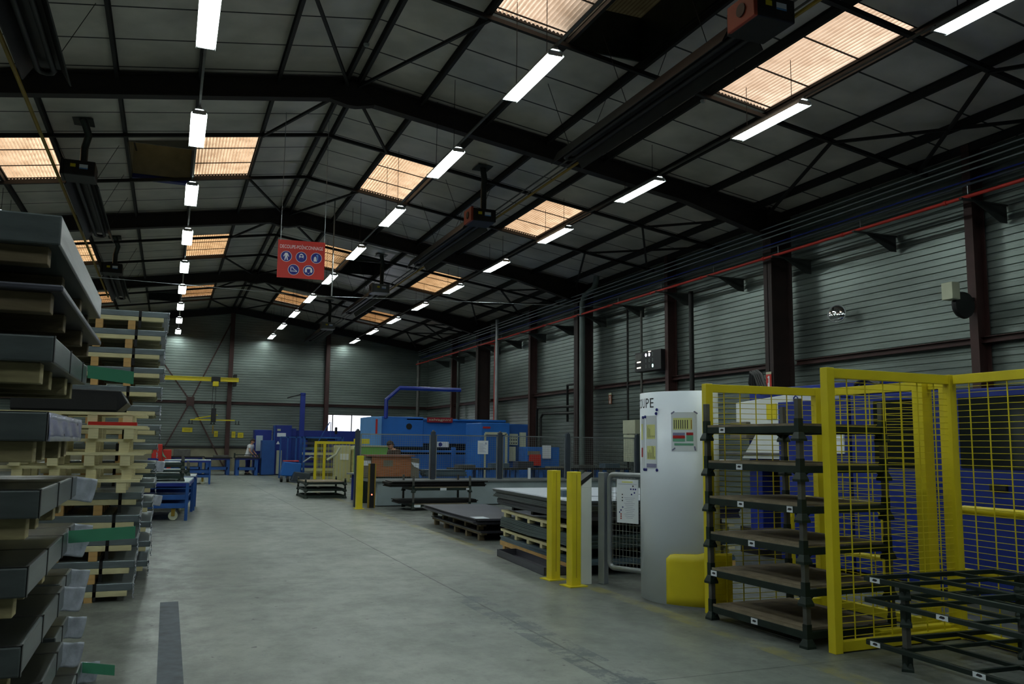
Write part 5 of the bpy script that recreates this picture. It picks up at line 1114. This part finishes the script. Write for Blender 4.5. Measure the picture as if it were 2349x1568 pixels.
def person(label, loc, rz, lean, arms, shirt, trousers, long_sleeve, head_tilt):
    """faces local -Y; lean = forward bend of the upper body in radians"""
    t = thing('person', label, 'person', loc, rz)
    hip = Vector((0, 0, .95))
    def L_(x, y, z): # upper body point rotated forward about the hip
        p = Vector((x, y, z)) - hip; c_, s_ = math.cos(lean), math.sin(lean); return tuple(hip + Vector((p.x, p.y*c_ - p.z*s_, p.y*s_ + p.z*c_)))
    P = [tuple(hip), L_(0, 0, 1.12), L_(0, 0, 1.3), L_(0, .01, 1.43), L_(0, 0, 1.5), L_(0, -.01, 1.56)]; R = [(.15, .11), (.13, .1), (.15, .105), (.13, .09), (.055, .055), (.05, .05)]
    Ed = [(i, i+1) for i in range(5)]
    def addp(p, r, frm): P.append(p); R.append(r); Ed.append((frm, len(P)-1)); return len(P)-1
    info = {}
    for s_, (el, wr) in zip((-1, 1), arms):
        a = addp(L_(s_*.17, 0, 1.42), (.06, .06), 3); e = addp(L_(*el), (.042, .042), a); f = addp(L_(*wr), (.03, .026), e)
        d = (Vector(L_(*wr))-Vector(L_(*el))).normalized(); h = Vector(L_(*wr))+d*.07; hn = addp(tuple(h), (.036, .018), f)
        side = Vector((1, 0, 0))
        for k, (o_, ln) in enumerate(((-.027, .07), (-.009, .082), (.009, .078), (.027, .06))):
            b1 = addp(tuple(h+d*.035+side*o_), .0095, hn); b2 = addp(tuple(h+d*(.035+ln*.55)+side*o_+Vector((0, 0, -.012))), .0085, b1); addp(tuple(h+d*(.03+ln)+side*o_+Vector((0, 0, -.035))), .007, b2)
        th = addp(tuple(h-side*s_*.04-d*.01), .011, hn); addp(tuple(h-side*s_*.055+d*.03+Vector((0, 0, -.01))), .009, th); info[s_] = (a, e, f)
    for s_ in (-1, 1):
        a = addp((s_*.1, .0, .88), (.09, .09), 0); k_ = addp((s_*.11, -.02, .5), (.06, .06), a); an = addp((s_*.115, .03, .1), (.04, .04), k_); addp((s_*.12, -.1, .045), (.04, .03), an)
    body = skin_mesh('body', P, Ed, R, skin, t)
    # head with face
    hc = Vector(L_(0, -.02, 1.66)); hm = MB(); seg = 20; prof = []
    for i in range(15):
        a = PI*i/14; z = -math.cos(a)*.125; rr = math.sin(a); prof.append((z, rr))
    vs = []
    for z, rr in prof:
        wx = .078*rr*(1-.22*max(0, -z/.125)); wy = .096*rr
        for k in range(seg): q = 2*PI*k/seg; vs.append(Vector((wx*math.cos(q), wy*math.sin(q)-(.008 if z < -.03 else 0), z)))
    fs = [(i*seg+k, i*seg+(k+1)%seg, (i+1)*seg+(k+1)%seg, (i+1)*seg+k) for i in range(14) for k in range(seg)]
    Mh = Matrix.Translation(hc) @ Matrix.Rotation(lean*.6+head_tilt, 4, 'X'); hm.add([Mh @ v for v in vs], fs); hm.sm = True
    nose = [Vector(v) for v in ((-.014, -.088, -.02), (.014, -.088, -.02), (0, -.118, -.022), (0, -.09, .03), (0, -.09, -.035))]; hm.add([Mh @ v for v in nose], [(0, 2, 3), (2, 1, 3), (0, 4, 2), (2, 4, 1)])
    for s_ in (-1, 1): hm.add([Mh @ Vector(v) for v in ((s_*.075, .0, -.03), (s_*.09, .015, -.02), (s_*.092, .018, .02), (s_*.076, .0, .03), (s_*.078, .02, 0))], [(0, 1, 4), (1, 2, 4), (2, 3, 4), (0, 4, 3)])
    hm.build('head', skin, t)
    for s_ in (-1, 1): e = MB(); e.lathe([(0, -.008), (.011, -.004), (.011, .004), (0, .008)], (s_*.032, -.087, .0), 10, 'y'); e.v = [tuple(Mh @ Vector(v)) for v in e.v]; e.build('eye', eye_m, t)
    mo = MB(); mo.box(-.022, .022, -.092, -.084, -.062, -.056); mo.v = [tuple(Mh @ Vector(v)) for v in mo.v]; mo.build('mouth', mat('lips', (150, 84, 76), .5), t)
    hr = MB(); vs = []
    for i in range(9):
        a = PI*.5*i/8; 
        for k in range(seg): q = 2*PI*k/seg; back = max(0, math.sin(q)); z = .135*math.sin(a)*1.0 - (1-math.sin(a))*(.08*back) + .028*(1-back)*(1-math.sin(a)); wob = 1.02+.05*math.sin(k*3+i)+random.uniform(-.04, .07); vs.append(Vector((.09*math.cos(a)*math.cos(q)*wob, .108*math.cos(a)*math.sin(q)*wob+.006, z)))
    hr.add([Mh @ v for v in vs], [(i*seg+k, i*seg+(k+1)%seg, (i+1)*seg+(k+1)%seg, (i+1)*seg+k) for i in range(8) for k in range(seg)]); hr.sm = True; hr.build('hair', hair_m, t, solid=.006)
    # clothes follow the body
    SP = [P[0], P[1], P[2], P[3], tuple(Vector(P[3]).lerp(Vector(P[4]), .7)), L_(0, 0, .86)]; SR = [(.19, .15), (.185, .15), (.2, .155), (.175, .135), (.07, .07), (.19, .15)]; SE = [(0, 1), (1, 2), (2, 3), (3, 4), (5, 0)]
    for s_ in (-1, 1):
        a, e, f = info[s_]; SP.append(P[a]); SR.append((.1, .1)); SE.append((3, len(SP)-1)); va, ve, vf = Vector(P[a]), Vector(P[e]), Vector(P[f])
        SP.append(tuple(va.lerp(ve, .6))); SR.append((.085, .085)); SE.append((len(SP)-2, len(SP)-1))
        if long_sleeve: SP.append(tuple(ve)); SR.append((.068, .068)); SE.append((len(SP)-2, len(SP)-1)); SP.append(tuple(ve.lerp(vf, .9))); SR.append((.055, .055)); SE.append((len(SP)-2, len(SP)-1))
    skin_mesh('shirt', SP, SE, SR, shirt, t)
    TP = [(0, 0, .99), (0, 0, .92)]; TR = [(.16, .12), (.16, .125)]; TE = [(0, 1)]
    for s_ in (-1, 1):
        TP.append((s_*.1, 0, .82)); TR.append((.1, .1)); TE.append((1, len(TP)-1)); TP.append((s_*.11, -.02, .5)); TR.append((.075, .075)); TE.append((len(TP)-2, len(TP)-1)); TP.append((s_*.115, .03, .1)); TR.append((.062, .062)); TE.append((len(TP)-2, len(TP)-1))
    skin_mesh('trousers', TP, TE, TR, trousers, t, 1)
    for s_ in (-1, 1): b = MB(); b.prism([(.08, 0), (.08, .07), (.0, .09), (-.1, .05), (-.17, .04), (-.18, 0)], 'x', s_*.118-.045, s_*.118+.045); b.build('shoe', shoe_m, t, .012)
    return t
person('person in a white t-shirt and blue trousers bending over the far blue bench', (3.72, 44.22, 0), 1.1, .28, (((-.24, -.12, 1.18), (-.16, -.34, 1.06)), ((.24, -.12, 1.18), (.16, -.36, 1.06))), tee, denim, False, .25)
person('person in a dark brown sweater leaning forward behind the mesh guard', (6.4, 24.85, 0), -1.15, .5, (((-.22, -.2, 1.15), (-.12, -.42, 1.1)), ((.22, -.2, 1.15), (.14, -.42, 1.1))), brown_cloth, denim, True, .1)
